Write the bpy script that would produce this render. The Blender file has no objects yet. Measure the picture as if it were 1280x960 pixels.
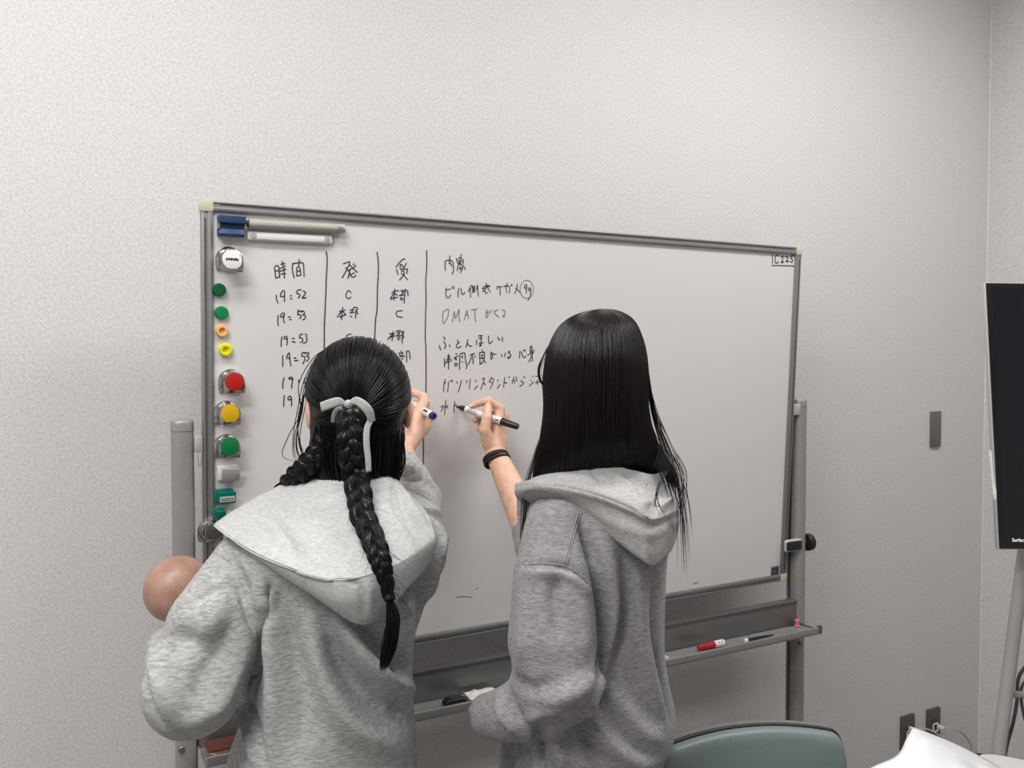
import bpy, bmesh, math, random
import numpy as np
from mathutils import Matrix, Vector
from mathutils.bvhtree import BVHTree

SC = bpy.context.scene
COL = SC.collection

# ---------------------------------------------------------------- camera, world, lights, exposure
F_PX = 1060.0
RIGHT = np.array([0.881323127, -0.472513372, -0.000812283])
DOWN = np.array([-0.0159914656, -0.0281088136, -0.999476947])
FWD = np.array([0.47224339, 0.880875138, -0.0323291288])
EYE = np.array([-0.23801847, -1.66432073, 1.49054014])

cam_data = bpy.data.cameras.new('camera')
cam_data.sensor_fit = 'HORIZONTAL'
cam_data.sensor_width = 36.0
cam_data.lens = 36.0 * F_PX / 1280.0
cam_data.clip_start = 0.05
cam = bpy.data.objects.new('camera', cam_data)
COL.objects.link(cam)
cam.matrix_world = Matrix([[RIGHT[0], -DOWN[0], -FWD[0], EYE[0]],
                           [RIGHT[1], -DOWN[1], -FWD[1], EYE[1]],
                           [RIGHT[2], -DOWN[2], -FWD[2], EYE[2]],
                           [0, 0, 0, 1]])
SC.camera = cam

SC.view_settings.view_transform = 'Standard'
SC.view_settings.look = 'None'
SC.view_settings.gamma = 1.0
SC.view_settings.use_curve_mapping = False
SC.view_settings.exposure = 0.16

world = bpy.data.worlds.new('world')
SC.world = world
world.use_nodes = True
world.node_tree.nodes['Background'].inputs[0].default_value = (1, 1, 1, 1)
world.node_tree.nodes['Background'].inputs[1].default_value = 0.3

CEIL = 2.95
LAMPS = [(-0.5, -0.8, 21.0), (1.5, -0.8, 22.0), (-1.2, -1.7, 32.0)]
LAMP_SIZE = (1.25, 0.32)
LAMP_COLOR = (1.0, 0.986, 0.982)
for lx, ly, lw in LAMPS:
    ld = bpy.data.lights.new('ceiling_lamp', 'AREA')
    ld.shape = 'RECTANGLE'
    ld.size, ld.size_y = LAMP_SIZE
    ld.energy = lw
    ld.color = LAMP_COLOR
    lo = bpy.data.objects.new('ceiling_lamp', ld)
    COL.objects.link(lo)
    lo.location = (lx, ly, CEIL - 0.035)

# ---------------------------------------------------------------- pixel -> place helpers (1280 x 960 photograph)
def ray(px, py):
    return RIGHT * ((px - 640.0) / F_PX) + DOWN * ((py - 480.0) / F_PX) + FWD

def K(px, py, D):
    return EYE + ray(px, py) * D

def aty(px, py, Y):
    d = ray(px, py)
    return EYE + d * ((Y - EYE[1]) / d[1])

def atz(px, py, Z):
    d = ray(px, py)
    return EYE + d * ((Z - EYE[2]) / d[2])

def V(*a):
    return np.array(a, float)

def unit(v):
    v = np.asarray(v, float)
    return v / np.linalg.norm(v)

# the board leans 3 degrees in its stand
BW, BH, BZ = 1.5218, 0.91, 0.87
TILT, ROLL = 0.0522861, -0.0025287
_ry = np.array([[math.cos(ROLL), 0, math.sin(ROLL)], [0, 1, 0], [-math.sin(ROLL), 0, math.cos(ROLL)]])
_rx = np.array([[1, 0, 0], [0, math.cos(TILT), -math.sin(TILT)], [0, math.sin(TILT), math.cos(TILT)]])
BR = _rx @ _ry
BC = V(BW / 2, 0, BZ + BH / 2)

def board(u, v, n=0.0):
    """board frame: u to the right, v up from the bottom edge, n out of the face"""
    return BR @ V(u - BW / 2, -n, v - BH / 2) + BC

def onboard(px, py, n=0.0):
    """photograph pixel -> (u, v) on the board plane raised by n"""
    nrm = BR @ V(0, -1, 0)
    p0 = board(0, 0, n)
    d = ray(px, py)
    P = EYE + d * (((p0 - EYE) @ nrm) / (d @ nrm))
    q = BR.T @ (P - BC)
    return q[0] + BW / 2, q[2] + BH / 2

# ---------------------------------------------------------------- object helpers
def link(name, me, mat=None, parent=None, smooth=True, sharp=None):
    if smooth:
        me.polygons.foreach_set('use_smooth', [True] * len(me.polygons))
        if sharp is not None:
            me.set_sharp_from_angle(angle=math.radians(sharp))
    if mat is not None:
        for m in (mat if isinstance(mat, (list, tuple)) else [mat]):
            me.materials.append(m)
    o = bpy.data.objects.new(name, me)
    COL.objects.link(o)
    if parent is not None:
        o.parent = parent
        root = parent
        while root.parent is not None:
            root = root.parent
        me.transform(root.matrix_basis.inverted())
    return o

def tag(o, label=None, cat=None, group=None, kind=None):
    if label: o['label'] = label
    if cat: o['category'] = cat
    if group: o['group'] = group
    if kind: o['kind'] = kind
    return o

def thing(name, loc, label, cat, group=None):
    o = bpy.data.objects.new(name, None)
    o.empty_display_size = 0.05
    COL.objects.link(o)
    o.location = Vector(loc)
    o.matrix_basis = Matrix.Translation(Vector(loc))
    return tag(o, label, cat, group)

def copy_thing(o, label=None):
    def rec(src, parent):
        c = src.copy()
        COL.objects.link(c)
        if parent is not None:
            c.parent = parent
        for ch in list(src.children):
            rec(ch, c)
        return c
    c = rec(o, None)
    if label: c['label'] = label
    return c

class MB:
    """collects simple solids into one mesh"""
    def __init__(self):
        self.v, self.f, self.m = [], [], []
        self.mi = 0
    def add(self, verts, faces):
        k = len(self.v)
        self.v += [tuple(map(float, p)) for p in verts]
        self.f += [tuple(i + k for i in f) for f in faces]
        self.m += [self.mi] * len(faces)
        return self
    def bm(self, bm):
        bm.verts.ensure_lookup_table()
        bm.verts.index_update()
        self.add([v.co for v in bm.verts], [[v.index for v in f.verts] for f in bm.faces])
        bm.free()
        return self
    def box(self, c, size, bevel=0.0, seg=2, axes=None):
        bm = bmesh.new()
        bmesh.ops.create_cube(bm, size=1.0)
        for v in bm.verts:
            v.co = Vector((v.co.x * size[0], v.co.y * size[1], v.co.z * size[2]))
        if bevel > 0:
            bmesh.ops.bevel(bm, geom=bm.edges[:], offset=bevel, segments=seg, profile=0.5, affect='EDGES')
        A = np.eye(3) if axes is None else np.array(axes).T
        c = np.asarray(c, float)
        for v in bm.verts:
            v.co = Vector(A @ np.array(v.co) + c)
        return self.bm(bm)
    def box2(self, p0, p1, bevel=0.0, seg=2):
        p0, p1 = np.asarray(p0, float), np.asarray(p1, float)
        return self.box((p0 + p1) / 2, np.abs(p1 - p0), bevel, seg)
    def tube(self, pts, r, n=12, cap=True, flat=1.0, up=None):
        pts = np.asarray(pts, float)
        m = len(pts)
        r = np.full(m, r, float) if np.isscalar(r) else np.asarray(r, float)
        T = np.gradient(pts, axis=0)
        T /= np.linalg.norm(T, axis=1)[:, None] + 1e-12
        u = V(0, 0, 1) if up is None else np.asarray(up, float)
        if abs(T[0] @ u) > 0.95 and up is None: u = V(1, 0, 0)
        a = unit(np.cross(T[0], u))
        vs = []
        for i in range(m):
            a = unit(a - T[i] * (a @ T[i]))
            b = np.cross(T[i], a)
            for k in range(n):
                t = 2 * math.pi * k / n
                vs.append(pts[i] + r[i] * (math.cos(t) * a + flat * math.sin(t) * b))
        fs = []
        for i in range(m - 1):
            for k in range(n):
                k2 = (k + 1) % n
                fs.append((i * n + k, i * n + k2, (i + 1) * n + k2, (i + 1) * n + k))
        if cap:
            fs.append(tuple(range(n))[::-1])
            fs.append(tuple(range((m - 1) * n, m * n)))
        return self.add(vs, fs)
    def lathe(self, p, axis, prof, n=32):
        """prof: (distance along axis, radius) list"""
        ax = unit(axis)
        a = unit(np.cross(ax, V(0, 0, 1) if abs(ax[2]) < 0.9 else V(1, 0, 0)))
        b = np.cross(ax, a)
        vs, fs = [], []
        for (h, r) in prof:
            for k in range(n):
                t = 2 * math.pi * k / n
                vs.append(np.asarray(p) + ax * h + max(r, 1e-5) * (math.cos(t) * a + math.sin(t) * b))
        for i in range(len(prof) - 1):
            for k in range(n):
                k2 = (k + 1) % n
                fs.append((i * n + k, (i + 1) * n + k, (i + 1) * n + k2, i * n + k2))
        fs.append(tuple(range(n)))
        fs.append(tuple(range((len(prof) - 1) * n, len(prof) * n))[::-1])
        return self.add(vs, fs)
    def prism(self, poly, o, ax, ay, az, depth, bevel=0.0, seg=2):
        """extrude a 2-D outline (in ax, ay at o) along az"""
        bm = bmesh.new()
        o = np.asarray(o, float)
        vs = [bm.verts.new(Vector((x, y, 0))) for x, y in poly]
        f = bm.faces.new(vs)
        r = bmesh.ops.extrude_face_region(bm, geom=[f])
        for e in r['geom']:
            if isinstance(e, bmesh.types.BMVert): e.co.z += depth
        bmesh.ops.recalc_face_normals(bm, faces=bm.faces[:])
        if bevel > 0:
            ed = [e for e in bm.edges if len(e.link_faces) == 2 and e.calc_face_angle(0) > 0.6]
            bmesh.ops.bevel(bm, geom=ed, offset=bevel, segments=seg, profile=0.5, affect='EDGES')
        M = np.array([ax, ay, az], float).T
        for v in bm.verts: v.co = Vector(M @ np.array(v.co) + o)
        return self.bm(bm)
    def mesh(self, name):
        me = bpy.data.meshes.new(name)
        me.from_pydata(self.v, [], self.f)
        if any(self.m):
            me.polygons.foreach_set('material_index', self.m)
        me.validate()
        me.update()
        return me
    def build(self, name, mat, parent=None, smooth=True, sharp=35):
        return link(name, self.mesh(name), mat, parent, smooth, sharp)

def catmull(pts, n):
    """dense Catmull-Rom through the rows of pts (any width), n points"""
    pts = np.asarray(pts, float)
    m = len(pts)
    if m == 2:
        t = np.linspace(0, 1, n)[:, None]
        return pts[0] * (1 - t) + pts[1] * t
    P = np.vstack([2 * pts[0] - pts[1], pts, 2 * pts[-1] - pts[-2]])
    t = np.linspace(0, m - 1 - 1e-9, n)
    i = t.astype(int)
    f = (t - i)[:, None]
    p0, p1, p2, p3 = P[i], P[i + 1], P[i + 2], P[i + 3]
    return 0.5 * (2 * p1 + (p2 - p0) * f + (2 * p0 - 5 * p1 + 4 * p2 - p3) * f ** 2 + (3 * p1 - p0 - 3 * p2 + p3) * f ** 3)

def patch_mesh(name, rows, nu, nv, thick, sub=1, offset=-1.0, flip=False, wob=0.0):
    """cloth panel through rows of 3-D control points, given thickness"""
    R = [catmull(r, nu) for r in rows]
    G = np.array(R)                       # rows x nu x 3
    G = np.stack([catmull(G[:, j], nv) for j in range(nu)], 1)   # nv x nu x 3
    if wob:
        rs = np.random.RandomState(4)
        j = np.arange(nu)[None, :]; i = np.arange(nv)[:, None]
        d = sum(a * np.sin(i * b + j * c + e) for a, b, c, e in [(rs.rand(), rs.rand() * .9, rs.rand() * .7, rs.rand() * 6) for _ in range(6)]) * wob
        G = G + d[..., None] * (-FWD)
    vs = G.reshape(-1, 3)
    fs = []
    for i in range(nv - 1):
        for j in range(nu - 1):
            q = (i * nu + j, i * nu + j + 1, (i + 1) * nu + j + 1, (i + 1) * nu + j)
            fs.append(q[::-1] if flip else q)
    me = bpy.data.meshes.new(name)
    me.from_pydata(vs.tolist(), [], fs)
    me.update()
    # make normals look at the camera side on average
    n = np.array([p.normal for p in me.polygons]).mean(0)
    c = vs.mean(0)
    if (EYE - c) @ n < 0: me.flip_normals()
    return solidify(me, thick, sub, offset)

def solidify(me, thick, sub, offset=-1.0):
    o = bpy.data.objects.new('tmp', me)
    COL.objects.link(o)
    s = o.modifiers.new('s', 'SOLIDIFY')
    s.thickness = thick; s.offset = offset
    if sub:
        b = o.modifiers.new('b', 'SUBSURF'); b.levels = sub; b.render_levels = sub
    dg = bpy.context.evaluated_depsgraph_get()
    me2 = bpy.data.meshes.new_from_object(o.evaluated_get(dg))
    bpy.data.objects.remove(o)
    return me2

# ---------------------------------------------------------------- signed-distance modelling
def smin(a, b, k):
    h = np.clip(0.5 + 0.5 * (b - a) / k, 0, 1)
    return b + (a - b) * h - k * h * (1 - h)

def rcone(P, a, b, ra, rb):
    a, b = np.asarray(a, float), np.asarray(b, float)
    d = b - a
    t = np.clip((P - a) @ d / (d @ d + 1e-12), 0, 1)
    return np.linalg.norm(P - (a + t[:, None] * d), axis=1) - (ra + t * (rb - ra))

def chain(P, pts, rs, k=0.0):
    d = None
    for i in range(len(pts) - 1):
        e = rcone(P, pts[i], pts[i + 1], rs[i], rs[i + 1])
        d = e if d is None else (smin(d, e, k) if k > 0 else np.minimum(d, e))
    return d

def ell(P, c, ax, r):
    q = (P - np.asarray(c)) @ np.asarray(ax, float).T / np.asarray(r, float)
    n = np.linalg.norm(q, axis=1) + 1e-9
    g = np.linalg.norm(q / np.asarray(r, float), axis=1) + 1e-9
    return n * (n - 1) / g

def sweep(P, C, side, front, A, B, cap=0.03, power=2.3):
    """stack of (super)ellipses: centres C (z falling or rising), half sizes A along side, B along front"""
    C, A, B = np.asarray(C, float), np.asarray(A, float), np.asarray(B, float)
    M = catmull(np.c_[C, A, B], 80)
    if M[0, 2] > M[-1, 2]: M = M[::-1]
    z = P[:, 2]
    cx, cy = np.interp(z, M[:, 2], M[:, 0]), np.interp(z, M[:, 2], M[:, 1])
    a, b = np.interp(z, M[:, 2], M[:, 3]), np.interp(z, M[:, 2], M[:, 4])
    dx, dy = P[:, 0] - cx, P[:, 1] - cy
    u = np.abs(dx * side[0] + dy * side[1]) / a
    w = np.abs(dx * front[0] + dy * front[1]) / b
    d = ((u ** power + w ** power) ** (1 / power) - 1) * np.minimum(a, b)
    e = np.maximum(z - M[-1, 2], M[0, 2] - z)
    q = np.maximum(np.c_[d + cap, e + cap], 0)
    return np.minimum(np.maximum(d + cap, e + cap), 0) + np.linalg.norm(q, axis=1) - cap

def sdf_mesh(fn, lo, hi, h):
    import openvdb
    lo, hi = np.asarray(lo, float), np.asarray(hi, float)
    n = np.ceil((hi - lo) / h).astype(int) + 1
    xs = [lo[i] + h * np.arange(n[i]) for i in range(3)]
    out = np.empty(n, np.float32)
    for i in range(n[0]):
        Y, Z = np.meshgrid(xs[1], xs[2], indexing='ij')
        P = np.c_[np.full(Y.size, xs[0][i]), Y.ravel(), Z.ravel()]
        out[i] = fn(P).reshape(n[1], n[2])
    out = np.clip(out / h, -4, 4)
    g = openvdb.FloatGrid(background=4.0)
    g.copyFromArray(out)
    p, q = g.convertToQuads()
    v = p * h + lo
    f = [tuple(int(x) for x in t) for t in q]
    # orient outward
    a, b, c = v[q[:, 0]], v[q[:, 1]], v[q[:, 2]]
    nn = np.cross(b - a, c - a); cen = (a + b + c) / 3
    s = fn(cen + nn / (np.linalg.norm(nn, axis=1)[:, None] + 1e-12) * h * 0.6) - fn(cen)
    if np.median(s) < 0: f = [t[::-1] for t in f]
    return v, f

def vnormals(v, f):
    q = np.array([t if len(t) == 4 else (t[0], t[1], t[2], t[2]) for t in f])
    n = np.zeros_like(v)
    fn = np.cross(v[q[:, 2]] - v[q[:, 0]], v[q[:, 3]] - v[q[:, 1]])
    for k in range(4): np.add.at(n, q[:, k], fn)
    return n / (np.linalg.norm(n, axis=1)[:, None] + 1e-12)

def relax(v, f, it=1, lam=0.5):
    q = np.array(f)
    for _ in range(it):
        s = np.zeros_like(v); c = np.zeros(len(v))
        for k in range(4):
            for kk in ((k + 1) % 4, (k + 3) % 4):
                np.add.at(s, q[:, k], v[q[:, kk]]); np.add.at(c, q[:, k], 1)
        v = v + lam * (s / c[:, None] - v)
    return v

def cast(bvh, pts, n=40):
    """photograph polyline -> points on a surface"""
    d = catmull(np.asarray(pts, float)[:, :2], n)
    out = []
    for x, y in d:
        r = ray(x, y)
        hit = bvh.ray_cast(Vector(EYE), Vector(unit(r)))
        if hit[0] is not None: out.append(np.array(hit[0]))
    return np.array(out)

def fold(v, f, folds, gain=1.0):
    """push cloth in and out along drawn fold lines: (pixels, width, depth, kind)"""
    bvh = BVHTree.FromPolygons([tuple(p) for p in v], f)
    nrm = vnormals(v, f)
    disp = np.zeros(len(v))
    for pts, w, dep, kind in folds:
        dep = dep * gain
        c = cast(bvh, pts)
        if len(c) < 4: continue
        # drop jumps
        T = np.gradient(c, axis=0); T /= np.linalg.norm(T, axis=1)[:, None] + 1e-9
        lo, hi = c.min(0) - 3 * w, c.max(0) + 3 * w
        idx = np.where(np.all((v > lo) & (v < hi), axis=1))[0]
        if not len(idx): continue
        D = np.linalg.norm(v[idx][:, None] - c[None], axis=2)
        j = D.argmin(1); dist = D[np.arange(len(idx)), j]
        taper = np.sin(np.pi * np.clip((j + 0.5) / len(c), 0.02, 0.98)) ** 0.5
        if kind == 'ridge':
            g = np.exp(-(dist / w) ** 2)
        else:                                # 'step': right side of the line raised, left side sunk
            view = unit(c.mean(0) - EYE)
            s = np.einsum('ij,ij->i', v[idx] - c[j], np.cross(view[None], T[j]))
            s = s / w
            g = s * np.exp(-s ** 2 * 0.8) * 1.6 * np.exp(-np.maximum(0, dist / w - np.abs(s)) ** 2)
        facing = np.einsum('ij,ij->i', nrm[idx], unit(EYE - c.mean(0))[None].repeat(len(idx), 0))
        facing = np.clip((facing + 0.5) / 0.5, 0, 1)
        disp[idx] += dep * taper * g * facing
    return v + nrm * disp[:, None]

def wrinkle(v, f, amp, scale, stretch=(1, 1, 1), seed=0):
    rs = np.random.RandomState(seed)
    n = vnormals(v, f)
    d = np.zeros(len(v))
    for _ in range(9):
        k = rs.normal(size=3) * np.array(stretch) * scale
        d += np.sin(v @ k + rs.rand() * 6.28 + 0.8 * np.sin(v @ (rs.normal(size=3) * scale * 0.5)))
    return v + n * (d * amp / 3)[:, None]

def strands(paths, r, n=3, taper=True):
    """many hair strands in one mesh; paths: list of (k,3) arrays"""
    vs, fs = [], []
    base = 0
    for p in paths:
        p = np.asarray(p, float)
        m = len(p)
        T = np.gradient(p, axis=0); T /= np.linalg.norm(T, axis=1)[:, None] + 1e-9
        a = np.cross(T, FWD); a /= np.linalg.norm(a, axis=1)[:, None] + 1e-9
        b = np.cross(T, a)
        rr = np.full(m, r)
        if taper: rr = rr * np.clip(np.minimum(1, (m - 1 - np.arange(m)) / (m * 0.3) + 0.15), 0, 1) * np.clip(np.arange(m) / 3.0 + 0.1, 0, 1)
        ang = 2 * np.pi * np.arange(n) / n
        ring = p[:, None] + rr[:, None, None] * (np.cos(ang)[None, :, None] * a[:, None] + np.sin(ang)[None, :, None] * b[:, None])
        vs.append(ring.reshape(-1, 3))
        i = np.arange(m - 1)[:, None] * n; k = np.arange(n)[None]; k2 = (k + 1) % n
        q = np.stack([i + k, i + k2, i + n + k2, i + n + k], -1).reshape(-1, 4) + base
        fs.append(q)
        base += m * n
    return np.vstack(vs), [tuple(t) for t in np.vstack(fs).tolist()]

def join_vf(parts):
    V_, F_ = [], []
    k = 0
    for v, f in parts:
        V_.append(np.asarray(v)); F_ += [tuple(i + k for i in t) for t in f]; k += len(v)
    return np.vstack(V_), F_

def vf_link(name, v, f, mat, parent, sharp=None):
    me = bpy.data.meshes.new(name)
    me.from_pydata(np.asarray(v).tolist(), [], f)
    me.update()
    return link(name, me, mat, parent, True, sharp)

# ---------------------------------------------------------------- materials
def mat(name, color, rough=0.5, metal=0.0, spec=0.5, coat=0.0, sheen=0.0, alpha=1.0, trans=0.0, ior=1.45):
    m = bpy.data.materials.new(name)
    m.use_nodes = True
    b = m.node_tree.nodes['Principled BSDF']
    b.inputs['Base Color'].default_value = (*color, 1)
    b.inputs['Roughness'].default_value = rough
    b.inputs['Metallic'].default_value = metal
    b.inputs['Specular IOR Level'].default_value = spec
    b.inputs['Coat Weight'].default_value = coat
    b.inputs['Sheen Weight'].default_value = sheen
    b.inputs['Transmission Weight'].default_value = trans
    b.inputs['IOR'].default_value = ior
    m.diffuse_color = (*color, 1)
    return m

def srgb(r, g, b):
    def c(x):
        x /= 255.0
        return x / 12.92 if x <= 0.04045 else ((x + 0.055) / 1.055) ** 2.4
    return (c(r), c(g), c(b))

def noisy(m, scale, stretch=(1, 1, 1), c0=None, c1=None, lo=0.35, hi=0.65, bump=0.0, dist=0.002, detail=4.0, rot=(0, 0, 0), rough=0.6):
    """procedural flecks: noise drives colour between c0 and c1 and a bump"""
    nt = m.node_tree; N = nt.nodes; L = nt.links
    b = N['Principled BSDF']
    tc = N.new('ShaderNodeTexCoord'); mp = N.new('ShaderNodeMapping')
    mp.inputs['Scale'].default_value = stretch
    mp.inputs['Rotation'].default_value = rot
    nz = N.new('ShaderNodeTexNoise')
    nz.inputs['Scale'].default_value = scale; nz.inputs['Detail'].default_value = detail; nz.inputs['Roughness'].default_value = rough
    L.new(tc.outputs['Object'], mp.inputs['Vector']); L.new(mp.outputs['Vector'], nz.inputs['Vector'])
    if c0 is not None:
        cr = N.new('ShaderNodeValToRGB')
        cr.color_ramp.elements[0].position = lo; cr.color_ramp.elements[0].color = (*c0, 1)
        cr.color_ramp.elements[1].position = hi; cr.color_ramp.elements[1].color = (*c1, 1)
        L.new(nz.outputs['Fac'], cr.inputs['Fac']); L.new(cr.outputs['Color'], b.inputs['Base Color'])
    if bump:
        bp = N.new('ShaderNodeBump'); bp.inputs['Strength'].default_value = bump; bp.inputs['Distance'].default_value = dist
        L.new(nz.outputs['Fac'], bp.inputs['Height']); L.new(bp.outputs['Normal'], b.inputs['Normal'])
    return m

M = {}
M['wall'] = noisy(mat('wallpaper', (0.7, 0.68, 0.67), 0.85), 185, (1, 1, 1), (0.60, 0.585, 0.58), (0.72, 0.705, 0.70), 0.36, 0.6, 0.42, 0.0024, 3.0)
M['floor'] = noisy(mat('carpet', (0.2, 0.2, 0.2), 0.95), 300, (1, 1, 1), (0.22, 0.215, 0.21), (0.36, 0.35, 0.34), 0.3, 0.7, 0.5, 0.003)
M['ceiling'] = noisy(mat('ceiling_board', (0.78, 0.77, 0.75), 0.9), 90, (1, 1, 1), (0.7, 0.69, 0.67), (0.8, 0.79, 0.77), 0.3, 0.7)
M['board'] = mat('whiteboard_enamel', (0.70, 0.685, 0.67), 0.32, spec=0.35)
M['alu'] = noisy(mat('brushed_aluminium', (0.3, 0.3, 0.3), 0.42, 0.6), 40, (1, 1, 30), (0.27, 0.27, 0.265), (0.33, 0.33, 0.325), 0.3, 0.7)
M['alu_dark'] = mat('anodised_aluminium', (0.20, 0.196, 0.19), 0.40, 0.6)
M['tray'] = mat('tray_aluminium', (0.40, 0.395, 0.385), 0.40, 0.45)
M['alu_paint'] = noisy(mat('grey_painted_metal', (0.33, 0.32, 0.30), 0.4, 0.25), 60, (1, 1, 1), (0.31, 0.30, 0.285), (0.35, 0.34, 0.32))
M['groove'] = mat('dark_groove', (0.08, 0.08, 0.08), 0.6)
M['cream'] = mat('yellowed_plastic', (0.62, 0.56, 0.42), 0.45)
M['ink'] = mat('black_marker_ink', (0.03, 0.03, 0.032), 0.6)
M['ink_blue'] = mat('blue_black_ink', (0.03, 0.035, 0.075), 0.6)
M['ink_faint'] = mat('faded_marker_ink', (0.16, 0.155, 0.155), 0.7)
M['black'] = mat('black_plastic', (0.015, 0.014, 0.014), 0.35)
M['dark'] = mat('dark_grey_plastic', (0.06, 0.055, 0.05), 0.5)
M['white'] = mat('white_plastic', (0.78, 0.77, 0.75), 0.4)
M['chrome'] = mat('chrome', (0.62, 0.61, 0.60), 0.14, 1.0)
M['blue'] = mat('blue_plastic', srgb(50, 74, 114), 0.35)
M['navy'] = mat('navy_plastic', srgb(28, 48, 120), 0.35)
M['beige'] = mat('beige_grey_plastic', srgb(174, 170, 160), 0.45)
M['clear'] = mat('frosted_plastic', (0.8, 0.8, 0.79), 0.25, spec=0.6)
M['green_dark'] = mat('deep_green_plastic', srgb(0, 92, 48), 0.3, coat=0.5)
M['green'] = mat('green_plastic', srgb(20, 130, 70), 0.35)
M['green_clip'] = mat('green_disc', srgb(10, 110, 58), 0.35)
M['red'] = mat('red_disc', srgb(178, 28, 30), 0.35)
M['yellow'] = mat('mustard_disc', srgb(205, 165, 20), 0.35)
M['peach'] = mat('peach_plastic', srgb(240, 186, 120), 0.45)
M['lemon'] = mat('lemon_plastic', srgb(232, 226, 40), 0.45)
M['teal'] = mat('teal_plastic', srgb(0, 112, 98), 0.35)
M['tan'] = noisy(mat('tan_card', srgb(150, 120, 95), 0.7), 60, (1, 1, 1), srgb(140, 110, 88), srgb(165, 132, 105))
M['pink'] = mat('pink_plastic', srgb(225, 120, 120), 0.4)
M['skin'] = noisy(mat('skin', srgb(222, 180, 154), 0.5, spec=0.4), 60, (1, 1, 1), srgb(212, 166, 140), srgb(228, 188, 163), 0.3, 0.7, 0.15, 0.001)
M['doll_skin'] = noisy(mat('doll_skin', srgb(174, 136, 118), 0.38), 25, (1, 1, 1), srgb(158, 120, 102), srgb(188, 150, 132), 0.3, 0.7)
M['doll_cloth'] = noisy(mat('doll_cloth', (0.7, 0.68, 0.66), 0.9), 80, (1, 1, 1), (0.66, 0.64, 0.62), (0.74, 0.72, 0.7))
M['lip'] = mat('lips', srgb(188, 112, 104), 0.45)
M['eye'] = mat('eye_white', (0.8, 0.79, 0.77), 0.2)
M['hair'] = mat('black_hair', (0.0075, 0.0065, 0.007), 0.29, spec=0.28)
M['hair_base'] = mat('black_hair_mass', (0.006, 0.005, 0.0055), 0.5, spec=0.35)
M['hair2'] = mat('dark_brown_hair', (0.0085, 0.0058, 0.0056), 0.31, spec=0.24)
M['ribbon'] = noisy(mat('pale_ribbon', (0.5, 0.5, 0.48), 0.55, sheen=0.3), 300, (1, 1, 1), (0.36, 0.375, 0.355), (0.46, 0.475, 0.455), 0.3, 0.7, 0.2, 0.001)
M['band'] = mat('dark_hair_tie', (0.018, 0.012, 0.01), 0.7)
def heather(name, c0, c1, stretch, rot=(0, 0, 0)):
    return noisy(mat(name, c1, 0.92, spec=0.2, sheen=0.15), 165, stretch, c0, c1, 0.3, 0.68, 0.5, 0.0025, 5.0, rot, 0.7)
M['grey_a'] = heather('heather_grey_jersey', (0.235, 0.235, 0.23), (0.55, 0.55, 0.54), (0.5, 0.5, 2.2))
M['grey_b'] = heather('heather_grey_jersey_lit_hood', (0.40, 0.40, 0.395), (0.58, 0.58, 0.57), (0.8, 0.8, 2.0))  # paler hood side of the jersey, with overhead light put into the colour
M['grey_c'] = heather('grey_jersey_second', (0.18, 0.177, 0.176), (0.39, 0.384, 0.381), (0.6, 0.6, 2.2))
M['grey_d'] = heather('grey_jersey_second_lit_hood', (0.34, 0.335, 0.33), (0.54, 0.535, 0.525), (1.0, 1.0, 1.6))  # second hood lightened in colour to stand for overhead light on its lining
M['trouser'] = noisy(mat('black_trousers', (0.03, 0.03, 0.033), 0.85), 200, (1, 1, 1), (0.022, 0.022, 0.024), (0.04, 0.04, 0.043))
M['shoe'] = mat('white_shoe', (0.6, 0.6, 0.58), 0.6)
M['vinyl'] = noisy(mat('teal_grey_vinyl', srgb(124, 138, 138), 0.40), 400, (1, 1, 1), srgb(118, 132, 132), srgb(131, 145, 145), 0.3, 0.7, 0.2, 0.0006)
M['shell'] = mat('grey_chair_shell', srgb(128, 122, 118), 0.5)
M['piping'] = mat('dark_piping', (0.03, 0.035, 0.035), 0.5)
M['screen'] = mat('display_glass', (0.012, 0.012, 0.016), 0.09, spec=0.5)
M['bezel'] = mat('black_bezel', (0.008, 0.008, 0.009), 0.25)
M['frame_light'] = mat('light_grey_metal', (0.55, 0.54, 0.53), 0.35, 0.3)
M['leg_paint'] = mat('pale_grey_paint', (0.50, 0.48, 0.46), 0.45)
M['table'] = mat('white_table_laminate', (0.62, 0.61, 0.60), 0.4)
M['sheet'] = mat('glossy_white_sheet', (0.86, 0.86, 0.87), 0.22, coat=0.4)
M['plate'] = noisy(mat('grey_wall_plate', srgb(110, 106, 100), 0.45), 8, (120, 1, 1), srgb(100, 97, 92), srgb(116, 112, 106))
M['plate_dark'] = mat('brown_grey_wall_plate', srgb(88, 82, 76), 0.45)
M['cable'] = mat('grey_cable', (0.42, 0.41, 0.40), 0.5)
M['cable_dark'] = mat('dark_grey_cable', (0.12, 0.12, 0.125), 0.5)
lampm = mat('lamp_diffuser', (0.9, 0.9, 0.9), 0.5)
lampm.node_tree.nodes['Principled BSDF'].inputs['Emission Color'].default_value = (*LAMP_COLOR, 1)
lampm.node_tree.nodes['Principled BSDF'].inputs['Emission Strength'].default_value = 2.0
M['lamp'] = lampm
textm = mat('screen_text', (0.8, 0.8, 0.8), 0.5)
textm.node_tree.nodes['Principled BSDF'].inputs['Emission Color'].default_value = (0.8, 0.8, 0.8, 1)
textm.node_tree.nodes['Principled BSDF'].inputs['Emission Strength'].default_value = 0.6
M['text'] = textm
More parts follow.
